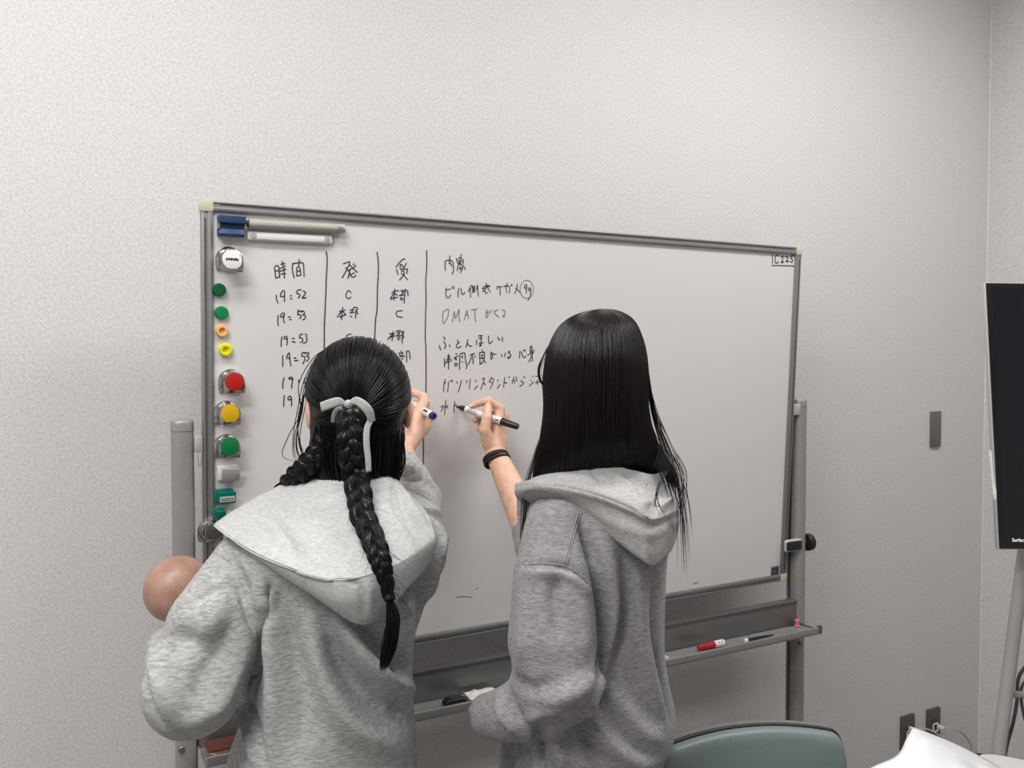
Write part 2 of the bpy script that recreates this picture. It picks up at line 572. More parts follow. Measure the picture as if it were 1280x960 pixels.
# ================================================================ the room
WY, WX = 0.2, 2.672
X0, Y0 = -2.7, -4.3
def struct(name, p0, p1, m):
    o = MB().box2(p0, p1).build(name, m, None, smooth=False)
    return tag(o, kind='structure')
struct('floor', (X0 - .1, Y0 - .1, -.1), (WX + .1, WY + .1, 0), M['floor'])
struct('ceiling', (X0 - .1, Y0 - .1, CEIL), (WX + .1, WY + .1, CEIL + .1), M['ceiling'])
struct('wall_back', (X0 - .1, WY, 0), (WX + .1, WY + .1, CEIL), M['wall'])
struct('wall_right', (WX, Y0, 0), (WX + .1, WY, CEIL), M['wall'])
struct('wall_left', (X0 - .1, Y0, 0), (X0, WY, CEIL), M['wall'])
struct('wall_front', (X0 - .1, Y0 - .1, 0), (WX + .1, Y0, CEIL), M['wall'])
struct('baseboard_back', (X0, WY - .008, 0), (WX - .009, WY, .06), M['dark'])
struct('baseboard_right', (WX - .008, Y0, 0), (WX, WY, .06), M['dark'])
b = MB().tube([(WX - .0015, WY - .0015, .06), (WX - .0015, WY - .0015, CEIL)], .003, 8)
tag(b.build('trim_1', M['ceiling']), kind='structure')

for i, (lx, ly, lw) in enumerate(LAMPS):
    t = thing('ceiling_light', (lx, ly, CEIL), ['white ceiling light panel above the left end of the whiteboard', 'white ceiling light panel above the right end of the whiteboard', 'white ceiling light panel further from the whiteboard wall'][i], 'ceiling light', 'ceiling light panels')
    sx, sy = LAMP_SIZE
    f = MB()
    for s in (-1, 1):
        f.box((lx, ly + s * (sy / 2 + .02), CEIL - .02), (sx + .08, .04, .04), .004)
        f.box((lx + s * (sx / 2 + .02), ly, CEIL - .02), (.04, sy, .04), .004)
    f.build('frame', M['white'], t)
    MB().box((lx, ly, CEIL - .01), (sx, sy, .02)).build('diffuser', M['lamp'], t)

# ================================================================ the whiteboard on its stand
WB = thing('whiteboard', (BW / 2, 0, 0), 'large white board in a grey metal frame on a wheeled stand, covered with handwriting', 'whiteboard')
AX, AN, AZ = BR @ V(1, 0, 0), BR @ V(0, -1, 0), BR @ V(0, 0, 1)
def bb(mb, u0, u1, v0, v1, n0, n1, bevel=0.0, seg=2):
    return mb.box(board((u0 + u1) / 2, (v0 + v1) / 2, (n0 + n1) / 2), (abs(u1 - u0), abs(n1 - n0), abs(v1 - v0)), bevel, seg, (AX, AN, AZ))
FW = 0.020
PN = -0.005                                   # panel face lies 5 mm behind the frame face
panel = bb(MB(), FW - .004, BW - FW + .004, FW - .004, BH - FW + .004, -.02, PN).build('panel', M['board'], WB, smooth=False)
fr = MB()
gr = MB()
def bar(u0, u1, v0, v1, horiz, outer):
    bb(fr, u0, u1, v0, v1, -.024, 0, .002)
    for t0, t1 in ((.0015, .0045), (.0115, .0175)):
        if horiz:
            a, c = (v1 - t0, v1 - t1) if outer > 0 else (v0 + t0, v0 + t1)
            bb(fr, u0, u1, min(a, c), max(a, c), -.002, .0018, .0008)
        else:
            a, c = (u1 - t0, u1 - t1) if outer > 0 else (u0 + t0, u0 + t1)
            bb(fr, min(a, c), max(a, c), v0, v1, -.002, .0018, .0008)
    t0, t1 = .0055, .0078
    if horiz:
        a, c = (v1 - t0, v1 - t1) if outer > 0 else (v0 + t0, v0 + t1)
        bb(gr, u0 + .02, u1 - .02, min(a, c), max(a, c), -.001, .0004)
    else:
        a, c = (u1 - t0, u1 - t1) if outer > 0 else (u0 + t0, u0 + t1)
        bb(gr, min(a, c), max(a, c), v0 + .02, v1 - .02, -.001, .0004)
bar(.012, BW - .012, BH - FW, BH, True, 1)
bar(.012, BW - .012, 0, FW, True, -1)
bar(0, FW, .012, BH - .012, False, -1)
bar(BW - FW, BW, .012, BH - .012, False, 1)
frame = fr.build('frame', M['alu'], WB)
gr.build('frame_groove', M['groove'], frame)
bb(MB(), .004, BW - .004, .004, BH - .004, -.030, -.0245).build('back_panel', M['alu_dark'], WB)
for u, v in ((0, 0), (BW, 0), (0, BH), (BW, BH)):
    su, sv = (1 if u == 0 else -1), (1 if v == 0 else -1)
    c = MB()
    L = .0205
    poly = [(L, -.002), (L, L), (-.002, L)] + [(.010 - .012 * math.cos(t), .010 - .012 * math.sin(t)) for t in np.linspace(0, math.pi / 2, 9)]
    poly = [(x, y) for x, y in poly]
    c.prism(poly if su * sv > 0 else poly[::-1], board(u, v, -.026), AX * su, AZ * sv, AN, .0288, .0015)
    c.build('corner_cap', M['cream'], WB)

# --- stand
PW, PD = .039, .046
def post(xc, name):
    m = MB()
    prof = []
    for t in np.linspace(0, 2 * math.pi, 36, endpoint=False):
        x, y = math.cos(t), math.sin(t)
        k = (abs(x) ** 3.2 + abs(y) ** 3.2) ** (-1 / 3.2)
        prof.append((x * k * PW / 2, y * k * PD / 2))
    def ring(s, z): return [(xc + x * s, PD / 2 + y * s, z) for x, y in prof]
    zs = [(1.0, .07), (1.0, 1.352)]
    vs, fs = [], []
    def loft(zs):
        m2 = MB()
        vs = []
        for s, z in zs: vs += ring(s, z)
        n = len(prof)
        fs = [(i * n + k, i * n + (k + 1) % n, (i + 1) * n + (k + 1) % n, (i + 1) * n + k) for i in range(len(zs) - 1) for k in range(n)]
        fs += [tuple(range(n))[::-1], tuple(range((len(zs) - 1) * n, len(zs) * n))]
        return m2.add(vs, fs)
    p = loft(zs).build('post', M['alu_paint'], WB)
    cap = [(1.03, 1.3525)] + [(1.03 - .22 * (1 - math.cos(t)) ** 1.6, 1.356 + .017 * math.sin(t)) for t in np.linspace(0, math.pi / 2, 8)]
    loft(cap).build('post_cap', M['alu_paint'], p)
    # slot along the inner side
    s = 1 if xc < .7 else -1
    MB().box((xc + s * (PW / 2 + .0004), PD / 2 + .004, .70), (.0016, .008, 1.15)).build('slot', M['groove'], p)
    return p
XL, XR = -.034, 1.5605
pl, pr = post(XL, 'l'), post(XR, 'r')
for px_, o in ((XL, pl), (XR, pr)):
    MB().lathe((px_ - (.006 if px_ > 0 else .012), -.0015, aty(224, 937, 0)[2] if px_ < 0 else .70), (0, -1, 0), [(-.004, .006), (.0015, .006), (.003, .0045), (.0032, 0)], 16).build('screw', M['alu_dark'], o)
    f = MB().box((px_, -.06, .085), (.045, .46, .035), .012, 3)
    foot = f.build('foot', M['alu_paint'], WB)
    for cy in (-.25, .13):
        w = MB().lathe((px_ - .011, cy, .03), (1, 0, 0), [(0, .022), (.003, .029), (.019, .029), (.022, .022)], 20)
        w.build('wheel', M['black'], foot)
        MB().box((px_, cy, .058), (.03, .03, .022), .004).build('caster_fork', M['dark'], foot)
rail = MB().box2((XL + PW / 2, .001, .752), (XR - PW / 2, .022, .8215), .002)
rail.box2((XL + PW / 2, -.003, .8185), (XR - PW / 2, .022, .8225), .001)
rail.build('cross_rail', M['alu_dark'], WB)
# marker tray: an L-shaped channel in front of the rail
TX0, TX1 = XL + PW / 2 + .003, 1.5525
prof = [(0, .7525), (-.058, .7545), (-.0645, .7645), (-.0700, .7645), (-.0705, .749), (-.066, .744), (-.01, .742), (0, .742)]
tr = MB()
tr.prism([(y, z) for y, z in prof], (TX0, 0, 0), (0, 1, 0), (0, 0, 1), (1, 0, 0), TX1 - TX0, .0008, 1)
tray = tr.build('marker_tray', M['tray'], WB)
MB().prism([(y, z) for y, z in [(.004, .742), (-.074, .747), (-.076, .769), (-.068, .770), (-.05, .757), (.004, .757)]], (TX1 - .002, 0, 0), (0, 1, 0), (0, 0, 1), (1, 0, 0), .006, .001).build('end_cap', M['alu_dark'], tray)
# pivots between board and posts
bm_ = MB()
P = aty(248, 555, .004)
bm_.box((-.0085, .004, P[2]), (.015, .014, .030), .002)
P = aty(249, 576, .004)
bm_.box((-.0065, .004, P[2]), (.005, .01, .020), .001)
bm_.build('bracket', M['frame_light'], WB)
bm_ = MB()
q = aty(991, 682, .0)
x0_, x1_ = aty(983.5, 682, -.003)[0], aty(1003.5, 682, -.003)[0]
bm_.box(((x0_ + x1_) / 2, .004, q[2]), (x1_ - x0_, .014, .034), .0065, 4).build('bracket', M['frame_light'], WB)
kb = MB()
kb.box(((x0_ + x1_) / 2 - .002, -.0025, q[2]), (x1_ - x0_ - .007, .009, .025), .0042, 4)
kb.build('lock_lever', M['black'], WB)
kb = MB()
kb.lathe((1.580, .012, q[2]), (1, 0, 0), [(-.002, .008), (.004, .009), (.005, .021), (.009, .024), (.020, .024), (.025, .018), (.026, 0)], 28)
kb.build('knob', M['black'], WB)
q2 = aty(996, 512, .0)
MB().box((1.532, .006, q2[2]), (.03, .014, .03), .002).build('bracket', M['frame_light'], WB)
# small printed label in the lower right corner of the panel
u0, v0 = onboard(963.5, 719, PN); u1, v1 = onboard(976, 706.5, PN)
u1 = min(u1, BW - FW - .004)
lb = bb(MB(), u0, u1, v0, v1, PN - .001, PN + .0008).build('maker_label', mat('dark_blue_label', srgb(48, 56, 72), 0.4), panel, smooth=False)
ll = MB()
for k, (a, c) in enumerate(((.15, .6), (.15, .85), (.15, .7))):
    vv = v0 + (v1 - v0) * (.55 - .17 * k)
    bb(ll, u0 + (u1 - u0) * a, u0 + (u1 - u0) * c, vv, vv + .0014, PN + .0007, PN + .0011)
bb(ll, u0, u1, v1 - .004, v1, PN + .0007, PN + .0011)
ll.build('label_print', mat('label_print', (.16, .18, .22), 0.5), panel, smooth=False)

# --- handwriting (strokes in crop pixels: origin x, origin y, scale)
def ribbon(mb, pts, w, n):
    pts = np.asarray(pts, float)
    d = np.linalg.norm(np.diff(pts, axis=0), axis=1).sum()
    k = max(3, int(d / .004) + 2)
    c = catmull(pts, k) if len(pts) > 2 else np.linspace(pts[0], pts[1], k)
    t = np.gradient(c, axis=0); t /= np.linalg.norm(t, axis=1)[:, None] + 1e-12
    c = np.vstack([c[0] - t[0] * w * .45, c, c[-1] + t[-1] * w * .45]); t = np.vstack([t[0], t, t[-1]])
    s = np.c_[-t[:, 1], t[:, 0]]
    ww = np.full(len(c), w / 2); ww[0] *= .35; ww[-1] *= .35
    vs = []
    for i in range(len(c)):
        for e in (-1, 1):
            p = c[i] + s[i] * ww[i] * e
            vs.append(board(p[0], p[1], n))
    fs = [(2 * i, 2 * i + 1, 2 * i + 3, 2 * i + 2) for i in range(len(c) - 1)]
    mb.add(vs, fs)
NW = [0]
def write(ox, oy, sc, strokes, m='ink', w=.0022, name='handwriting'):
    mb = MB()
    for st in strokes:
        NW[0] += 1
        ribbon(mb, [onboard(ox + x / sc, oy + y / sc, PN) for x, y in st], w, PN + .0004 + (NW[0] % 7) * .00004)
    return mb.build(name, M[m], panel, smooth=False)
def W16(ox, oy, strokes, **k): return write(ox, oy, 16.0, strokes, **k)
# headings
W16(330, 310, [[(210,390),(235,600)],[(215,365),(285,355),(300,470),(315,585)],[(215,455),(300,455)],[(235,600),(315,575)],[(335,325),(415,310)],[(365,270),(380,350)],[(300,420),(430,355)],[(300,475),(440,420)],[(335,520),(435,510)],[(395,385),(410,605)],
 [(580,300),(565,420),(600,595)],[(590,310),(700,295),(780,300),(795,420),(800,570)],[(705,230),(695,350)],[(655,395),(655,560)],[(655,560),(740,540)],[(740,540),(715,400),(690,372),(655,395)],[(670,465),(715,455)]])
W16(405, 310, [[(385,315),(480,280),(515,290),(460,420),(365,595)],[(435,380),(460,430),(490,460)],[(515,340),(665,485)],[(600,310),(585,340)],[(635,345),(600,390)],[(575,405),(500,435)],[(520,435),(500,500),(480,610)],[(520,540),(605,495)],[(520,500),(535,565),(590,580),(635,550)]])
W16(470, 310, [[(575,225),(545,220),(450,310),(400,385)],[(480,330),(485,420)],[(485,420),(630,420)],[(632,420),(615,510)],[(480,330),(520,330),(545,390)],[(610,300),(555,395)],[(410,425),(440,525)],[(500,460),(550,455),(565,500),(550,540),(470,640)],[(500,500),(550,540),(630,635)]])
W16(540, 310, [[(260,260),(265,450)],[(265,260),(340,240),(410,270),(430,400),(425,480),(400,520)],[(355,155),(350,260),(340,310)],[(350,290),(400,360)],
 [(585,130),(570,190)],[(485,210),(515,305)],[(515,220),(570,195),(630,260),(615,310)],[(535,265),(555,240),(600,270)],[(530,320),(580,290)],[(560,260),(530,330),(500,450)],[(540,320),(620,350),(665,425)],[(555,375),(555,430)],[(555,430),(600,380),(605,420),(565,490)]])
# times
W16(330, 350, [[(247,300),(245,365),(280,465)],[(405,320),(335,330),(330,290),(370,215),(410,225),(410,330),(410,430)],[(525,315),(550,312)],[(528,370),(558,368)],[(740,195),(665,200),(655,275),(700,270),(720,310),(680,360)],[(780,220),(825,235),(820,280),(760,355)],[(760,358),(840,355)]])
W16(330, 350, [[(280,705),(278,880),(295,910)],[(400,710),(340,745),(330,700),(380,655),(410,680),(385,780),(410,855)],[(485,738),(530,740)],[(510,790),(545,790)],[(685,595),(670,690)],[(670,690),(720,690),(745,730),(710,770)],[(690,620),(790,620)],[(745,640),(800,620),(810,680),(770,690)],[(770,690),(830,720),(820,770),(775,795)]])
W16(330, 405, [[(360,255),(345,330),(343,450)],[(465,290),(405,300),(405,265),(440,240),(465,280),(458,420)],[(565,290),(605,285)],[(560,350),(620,358)],[(770,205),(725,205),(710,275)],[(710,275),(770,290),(770,340),(725,370)],[(820,200),(855,215),(845,265)],[(845,265),(860,310),(835,370),(780,375)]])
W16(330, 405, [[(372,630),(375,850)],[(520,670),(460,690),(455,650),(490,580),(510,600),(525,780),(540,840)],[(600,678),(640,676)],[(612,728),(680,725)],[(830,575),(760,575),(755,640)],[(755,640),(810,650),(815,710),(775,795)],[(800,590),(890,570),(890,610),(850,635)],[(850,635),(905,680),(845,745)]])
W16(330, 455, [[(405,275),(378,360),(375,490)],[(570,300),(505,300),(490,275),(540,260),(578,290),(560,380),(550,480)],[(690,320),(695,375)],[(870,280),(810,290),(800,320),(830,350),(820,380),(790,385)],[(940,205),(900,260)],[(905,310),(895,380)]])
W16(330, 455, [[(405,630),(395,740),(395,850)],[(545,690),(500,720),(475,690),(500,645),(540,650),(550,740),(552,840)],[(695,708),(735,703)],[(700,768),(738,775)]])
# sender and receiver columns
W16(405, 360, [[(535,95),(495,45),(450,100),(440,170),(490,215),(540,180)]])
W16(405, 360, [[(375,385),(355,470)],[(310,470),(420,440)],[(350,460),(265,580)],[(370,460),(430,530)],[(355,470),(350,635)],[(310,580),(440,530)],[(515,440),(590,425)],[(515,497),(600,485)],[(580,440),(540,490)],[(520,555),(555,580)],[(585,390),(665,390),(665,430),(635,450)],[(640,450),(680,520)],[(635,440),(630,600)]], m='ink_blue')
write(360, 400, 5.82, [[(458,101),(430,108),(424,122),(430,136),(455,142)]])
W16(470, 350, [[(375,180),(370,260)],[(310,260),(380,215),(455,220)],[(350,270),(295,360),(290,390)],[(375,265),(430,305)],[(365,250),(360,405)],[(290,370),(430,345)],[(490,215),(560,205)],[(520,220),(540,270)],[(555,225),(510,290),(465,310)],[(480,310),(560,300)],[(485,355),(540,365),(535,390),(500,395),(485,355)],[(585,180),(560,460)],[(585,210),(630,215),(640,320)]], m='ink_blue')
W16(470, 350, [[(525,615),(440,620),(400,660),(430,730),(525,745)]])
W16(470, 405, [[(335,150),(320,335)],[(265,195),(380,185)],[(315,215),(230,315)],[(335,210),(370,240)],[(250,270),(360,245)],[(405,140),(490,130)],[(420,165),(470,200)],[(480,150),(430,225)],[(400,235),(495,230)],[(435,265),(480,265),(470,315),(435,310),(435,265)],[(520,150),(525,380)],[(510,150),(560,150),(530,210)],[(530,210),(555,260),(530,285)]], m='ink_blue')
W16(470, 405, [[(505,530),(505,575)],[(455,580),(540,575)],[(465,600),(490,640)],[(540,590),(500,640)],[(470,650),(575,640)],[(505,690),(540,700)],[(600,555),(660,545),(685,700)],[(610,550),(615,760)]], m='ink_blue')
# contents column
W16(540, 345, [[(280,235),(275,370),(300,430),(340,430),(375,375)],[(280,280),(365,260)],[(395,210),(405,255)],[(430,200),(440,250)],[(540,245),(520,330),(525,425)],[(580,245),(590,350),(620,365),(655,325)],[(775,190),(725,310)],[(760,240),(770,430)],[(780,195),(860,205)],[(805,205),(800,260),(850,265),(850,210)],[(800,235),(850,235)],[(810,290),(860,280)],[(800,325),(865,315)],[(830,260),(830,320)],[(905,190),(890,270)],[(910,180),(925,405)],
 [(1085,140),(1090,200)],[(1005,250),(1060,195),(1150,190),(1140,215)],[(1010,260),(1120,210)],[(1090,200),(1060,260)],[(1005,315),(1060,280)],[(1100,215),(1165,325)],[(1060,270),(1060,325),(1085,350),(1110,325)]], w=.002)
W16(600, 345, [[(345,200),(345,270)],[(345,210),(435,215)],[(395,215),(405,380)],[(470,205),(580,205),(590,340)],[(545,140),(520,250),(540,340)],[(615,190),(645,180)],[(630,165),(635,200)],[(740,160),(735,240),(690,355)],[(715,240),(800,330)],[(935,200),(900,250),(885,215),(910,165),(935,190),(920,340)],[(1010,250),(980,295),(965,260),(990,230),(1010,270),(1005,400),(955,490)]], w=.002)
W16(600, 345, [[(935 + 135 * math.sin(t), 265 - 180 * math.cos(t)) for t in np.linspace(0, 2 * math.pi, 25)]], m='ink_faint', w=.0016)
W16(540, 345, [[(220,720),(215,830),(220,950)],[(220,720),(300,665),(330,690),(310,830),(240,945)],[(405,920),(445,710)],[(445,710),(470,850)],[(470,850),(540,665)],[(540,665),(545,880),(565,910)],[(645,880),(695,690)],[(695,690),(735,855)],[(660,780),(720,775)],[(780,680),(910,660)],[(855,670),(865,880),(880,910)]], m='ink_faint', w=.0017)
W16(600, 345, [[(130,670),(115,830)],[(115,740),(160,720),(150,830)],[(190,690),(210,750)],[(240,680),(245,700)],[(360,670),(285,725),(375,820)],[(450,685),(490,685),(500,750),(450,815),(500,805)]], m='ink_faint', w=.0019)
W16(540, 410, [[(230,170),(265,235)],[(235,270),(275,350),(245,410)],[(150,350),(155,395),(180,435)],[(345,330),(360,375)],[(510,230),(515,290)],[(550,280),(490,330),(495,385),(535,395),(575,365)],[(715,230),(680,380)],[(685,350),(720,310),(745,360),(795,355)],[(890,240),(890,335)],[(930,155),(1005,150)],[(935,200),(1000,205)],[(980,160),(980,350)],[(940,300),(1020,295)],[(975,330),(945,340),(950,365),(985,350)],[(1130,160),(1135,290),(1160,305),(1205,260)],[(1315,180),(1325,220),(1360,235)],[(1405,180),(1405,270)]])
W16(540, 410, [[(245,610),(250,770)],[(300,560),(360,565)],[(330,520),(330,820)],[(325,590),(265,710)],[(335,590),(390,650)],[(300,680),(360,670)],[(470,520),(500,515)],[(435,600),(520,555)],[(460,590),(490,640)],[(455,630),(490,605)],[(455,705),(465,765),(500,740),(510,705),(455,705)],[(555,540),(550,830)],[(555,530),(600,500),(655,500)],[(655,500),(670,650),(695,760),(680,815)],[(590,575),(615,580)],[(600,550),(605,600)],[(595,670),(615,680)],[(760,540),(850,505)],[(810,525),(770,630),(725,730)],[(815,580),(825,715)],[(845,560),(870,570)],[(1000,430),(1000,480)],[(950,490),(960,725)],[(955,490),(1045,480)],[(1045,480),(1050,600)],[(1050,600),(965,600)],[(980,540),(1030,540)],[(965,725),(1040,650)],[(990,570),(1075,695)]])
W16(600, 410, [[(220,490),(215,620)],[(215,620),(250,610),(240,500),(220,490)],[(265,500),(280,540)],[(300,520),(320,515)],[(425,530),(440,565)],[(505,500),(490,570)],[(560,485),(600,460),(580,510)],[(580,510),(620,540),(600,590),(560,610),(550,575),(590,580)],[(795,465),(790,600)],[(825,470),(860,580),(905,580),(915,550)],[(870,435),(880,460)],[(900,430),(905,460)],[(1035,350),(1000,390)],[(1000,390),(1005,500)],[(1000,400),(1045,395),(1040,560),(1050,640),(1030,665)],[(1005,440),(1040,440)],[(1005,480),(1040,475)],[(950,540),(1050,500)],[(1085,440),(1030,560),(975,680)]])
W16(540, 460, [[(265,225),(240,320),(230,460)],[(240,310),(275,290)],[(330,270),(312,480)],[(375,240),(380,275)],[(400,240),(405,275)],[(490,270),(510,305)],[(590,250),(525,480)],[(690,245),(690,300)],[(765,215),(745,415)],[(870,240),(875,280)],[(850,425),(910,350)],[(1000,215),(1050,200)],[(1050,200),(1010,330),(970,430)],[(1025,290),(1070,335)],[(1190,180),(1140,270)],[(1190,215),(1230,220),(1220,290),(1160,420)],[(1150,270),(1195,295)]], w=.0019)
W16(600, 455, [[(345,320),(365,340)],[(345,485),(400,410)],[(490,265),(470,465)],[(475,375),(540,375)],[(565,265),(590,260)],[(640,330),(700,320),(690,380)],[(680,255),(640,395)],[(725,260),(740,345)],[(870,255),(900,270)],[(820,320),(825,350),(880,370),(850,410),(790,445)],[(1010,310),(1020,330)],[(985,440),(1070,355)],[(1050,245),(1060,255)],[(1110,240),(1150,245)],[(1110,375),(1190,355)],[(1140,320),(1150,410)]], w=.0019)
W16(540, 460, [[(275,650),(260,800),(250,930)],[(175,765),(235,765)],[(235,765),(180,860)],[(320,745),(275,775)],[(275,775),(320,795)],[(455,670),(440,780),(435,880)],[(440,770),(480,730),(495,790)],[(495,790),(525,780)]], w=.0019)
# column lines
for st in ([(407.5,314.4),(408.4,318),(408.9,329),(407.8,347.5),(407.5,360),(406.6,381),(405.3,410),(405.3,430),(404,470)],
           [(471.3,315.3),(472.8,327.5),(472.8,342.5),(471.9,357.5),(471.6,372.5),(471.3,386),(469.4,400),(468.4,420),(467,450)],
           [(533.1,313),(533.4,332),(532.2,349),(532.2,359),(532.5,375),(531.9,394),(531.6,424),(532.2,433),(532.5,461),(532.2,494),(529.4,544),(529.4,620)]):
    write(0, 0, 1.0, [st], w=.0024, name='column_line')
# room number in the corner box
write(960, 290, 21.33, [[(265,625),(230,615),(190,680),(185,790),(220,835),(275,795)],[(345,665),(380,650),(400,690),(350,820)],[(350,820),(420,795)],[(460,660),(500,650),(530,690),(475,790)],[(475,790),(550,780)],[(670,630),(615,640),(610,710)],[(610,710),(655,740),(640,800),(595,795)]], w=.0032, name='room_number')
write(960, 290, 21.33, [[(120,580),(115,895)],[(115,895),(300,895),(700,905)]], w=.0026, name='room_number_box')
# faint wipe marks left on the panel
write(480, 720, 4.0, [[(360,105),(400,102),(440,106)],[(460,62),(470,60)]], m='ink_faint', w=.0014, name='smudge')
write(820, 640, 3.0, [[(140,268),(158,264)]], m='ink_faint', w=.0016, name='smudge')

# ================================================================ magnets and clips on the board
def n_at(px, py, n): return board(*onboard(px, py, PN + n), PN + n)
def dpoly(r, drop=1.0, k=20):
    """round top, flat bottom with small corners"""
    pts = [(r * math.cos(t), r * math.sin(t)) for t in np.linspace(0, math.pi, k)]
    pts += [(-r, -r * .55), (-r * .92, -r * drop), (r * .92, -r * drop), (r, -r * .55)]
    return pts
def clip_magnet(px, py, m, label, name='clip_magnet', r=.0172, card=False):
    u, v = onboard(px - 4.5, py - 1.5, PN)
    t = thing(name, board(u, v, PN), label, 'magnet clip', 'chrome clip magnets')
    p = board(u, v, PN)
    base = MB()
    base.prism(dpoly(.0228, .95), p, AX, AZ, AN, .004, .0012)
    base.lathe(p, AN, [(.003, .0205), (.008, .0215), (.011, .019), (.012, .0)], 28)
    base.build('base_plate', M['chrome'], t)
    arch = MB()
    for k, rr in ((.014, .0170), (.018, .0165), (.022, .0168)):
        arch.tube([p + AN * k + AX * rr * math.cos(a) + AZ * rr * math.sin(a) for a in np.linspace(-.3, math.pi + .3, 22)], .0021, 8)
    arch.lathe(p + AN * .010, AN, [(0, .011), (.014, .011), (.0145, 0)], 20)
    arch.build('spring', M['chrome'], t)
    dn = unit(AN + AX * .10 + AZ * .12)
    dx = unit(np.cross(AZ, dn)); dx = dx if dx @ AX > 0 else -dx
    dz = np.cross(dn, dx); dz = dz if dz @ AZ > 0 else -dz
    pd = n_at(px, py, .026)
    lev = MB().prism(dpoly(r * 1.16, 1.0), pd - dz * .0012 + dx * .0004, dx, dz, dn, .0032, .0012)
    lever = lev.build('lever', M['chrome'], t)
    f = MB().prism([(r * math.cos(a), max(r * math.sin(a), -r * .93)) for a in np.linspace(0, 2 * math.pi, 48, endpoint=False)], pd + dn * .0028, dx, dz, dn, .0022, .0008)
    disc = f.build('coloured_face', m, t)
    if card:
        q = MB()
        for k, (a, w) in enumerate(((-.6, .1), (-.38, .12), (-.2, .06), (-.05, .15), (.18, .1), (.36, .14), (.56, .1))):
            q.box(pd + dn * .0052 + dx * r * a * .95 + dz * r * .02 + dz * (.0006 if k % 2 else -.0004), (r * (w + .06), .0004, .0042), axes=(dx, dn, dz))
        q.build('print', M['ink'], disc, smooth=False)
    return t
clip_magnet(289.5, 325, M['white'], 'round chrome clip magnet with a pale printed face, below the blue clip', r=.0180, card=True)
clip_magnet(292.5, 477.5, M['red'], 'chrome clip magnet with a red face')
clip_magnet(287, 517, M['yellow'], 'chrome clip magnet with a mustard yellow face')
clip_magnet(286.5, 558.5, M['green_clip'], 'chrome clip magnet with a dark green face, below the yellow one')
clip_magnet(267, 664, M['dark'], 'dark clip magnet half hidden behind the grey hood', name='clip_magnet', r=.015)

def button(px, py, m, r, h, label, ring=False):
    u, v = onboard(px, py, PN)
    p = board(u, v, PN)
    o = MB()
    if ring:
        o.lathe(p, AN, [(0, r * .96), (.002, r), (h * .7, r), (h, r * .86), (h, r * .52), (h * .45, r * .42), (h * .45, 0)], 32)
    else:
        o.lathe(p, AN, [(0, r * .98), (.002, r), (h * .72, r * .97), (h * .92, r * .88), (h, r * .72), (h * .97, r * .4), (h * .95, 0)], 32)
    ob = o.build('magnet', m)
    return tag(ob, label, 'magnet', 'round button magnets')
button(273.5, 362.5, M['green_dark'], .0128, .009, 'dark green round magnet, upper of the two green buttons')
button(276.5, 391, M['green'], .0128, .009, 'bright green round magnet, lower of the two green buttons')
button(277, 413.5, M['peach'], .0116, .009, 'peach orange ring-shaped magnet', True)
button(281.5, 437, M['lemon'], .0122, .009, 'lemon yellow ring-shaped magnet', True)

def plate_clip(px0, px1, py0, py1, mats, label, print_=False):
    a = n_at(px0, py1, 0); c = n_at(px1, py0, 0)
    u0, v0 = onboard(px0, py1, PN); u1, v1 = onboard(px1 - 3, py0, PN)
    t = thing('card_clip', board((u0 + u1) / 2, (v0 + v1) / 2, PN), label, 'clip')
    bb(MB(), u0, u1 - .004, v0 + .002, v1, PN, PN + .008, .003, 3).build('body', mats[0], t)
    dn = unit(AN - AZ * .28); dz = unit(AZ + AN * .28)
    c0 = board((u0 + u1) / 2 + .002, (v0 + v1) / 2 - .001, PN + .017)
    fl = MB().box(c0, (abs(u1 - u0) * .80, .004, abs(v1 - v0) * .82), .0016, 2, (AX, dn, dz)).build('flap', mats[1], t)
    MB().box(board((u0 + u1) / 2, (v0 + v1) / 2 + .003, PN + .011), (abs(u1 - u0) * .6, .012, .010), .001, 2, (AX, AN, AZ)).build('hinge', mats[0], t)
    if print_:
        lb = MB().box(c0 + dn * .0022 - dz * .002, (abs(u1 - u0) * .68, .0006, abs(v1 - v0) * .40), 0, 2, (AX, dn, dz)).build('label_card', M['white'], fl, smooth=False)
        q = MB()
        for row in (-.0022, .0012):
            for k in range(6):
                q.box(c0 + dn * .0026 - dz * .002 + dz * row + AX * (k - 2.5) * .0038, (.0024, .0003, .0018), axes=(AX, dn, dz))
        q.build('print', M['teal'], fl, smooth=False)
    return t
plate_clip(271, 302, 580, 602, (M['white'], mat('pale_grey_plastic', (.42, .41, .40), .4)), 'white square clip with a pale grey flap')
plate_clip(267, 297, 609, 630, (M['teal'], M['teal']), 'teal green clip with a small white printed label', True)
plate_clip(265.5, 284, 633, 649, (M['teal'], M['teal']), 'small teal clip just above the grey hood')

# blue clip
u0, v0 = onboard(271, 295, PN); u1, v1 = onboard(305, 270, PN)
t = thing('bar_clip', board((u0 + u1) / 2, (v0 + v1) / 2, PN), 'blue clip magnet with a dark slot, in the top left corner', 'clip')
v1 = v0 + .037
bb(MB(), u0, u1, v0, v1, PN, PN + .005, .001).build('base_plate', M['blue'], t)
MB().prism([(.004, .020), (.020, .024), (.022, .037), (.019, .037), (.016, .030), (.004, .028)], board(u0, v0, PN), AN, AZ, AX, u1 - u0, .0008).build('upper_jaw', M['blue'], t)
MB().prism([(.004, .000), (.018, -.001), (.021, .004), (.016, .014), (.020, .018), (.004, .019)], board(u0 + .001, v0, PN), AN, AZ, AX, u1 - u0 - .004, .0008).build('lower_jaw', M['blue'], t)
bb(MB(), u0 + .004, u1 - .002, v0 + .018, v0 + .029, PN + .004, PN + .014).build('slot', M['black'], t)
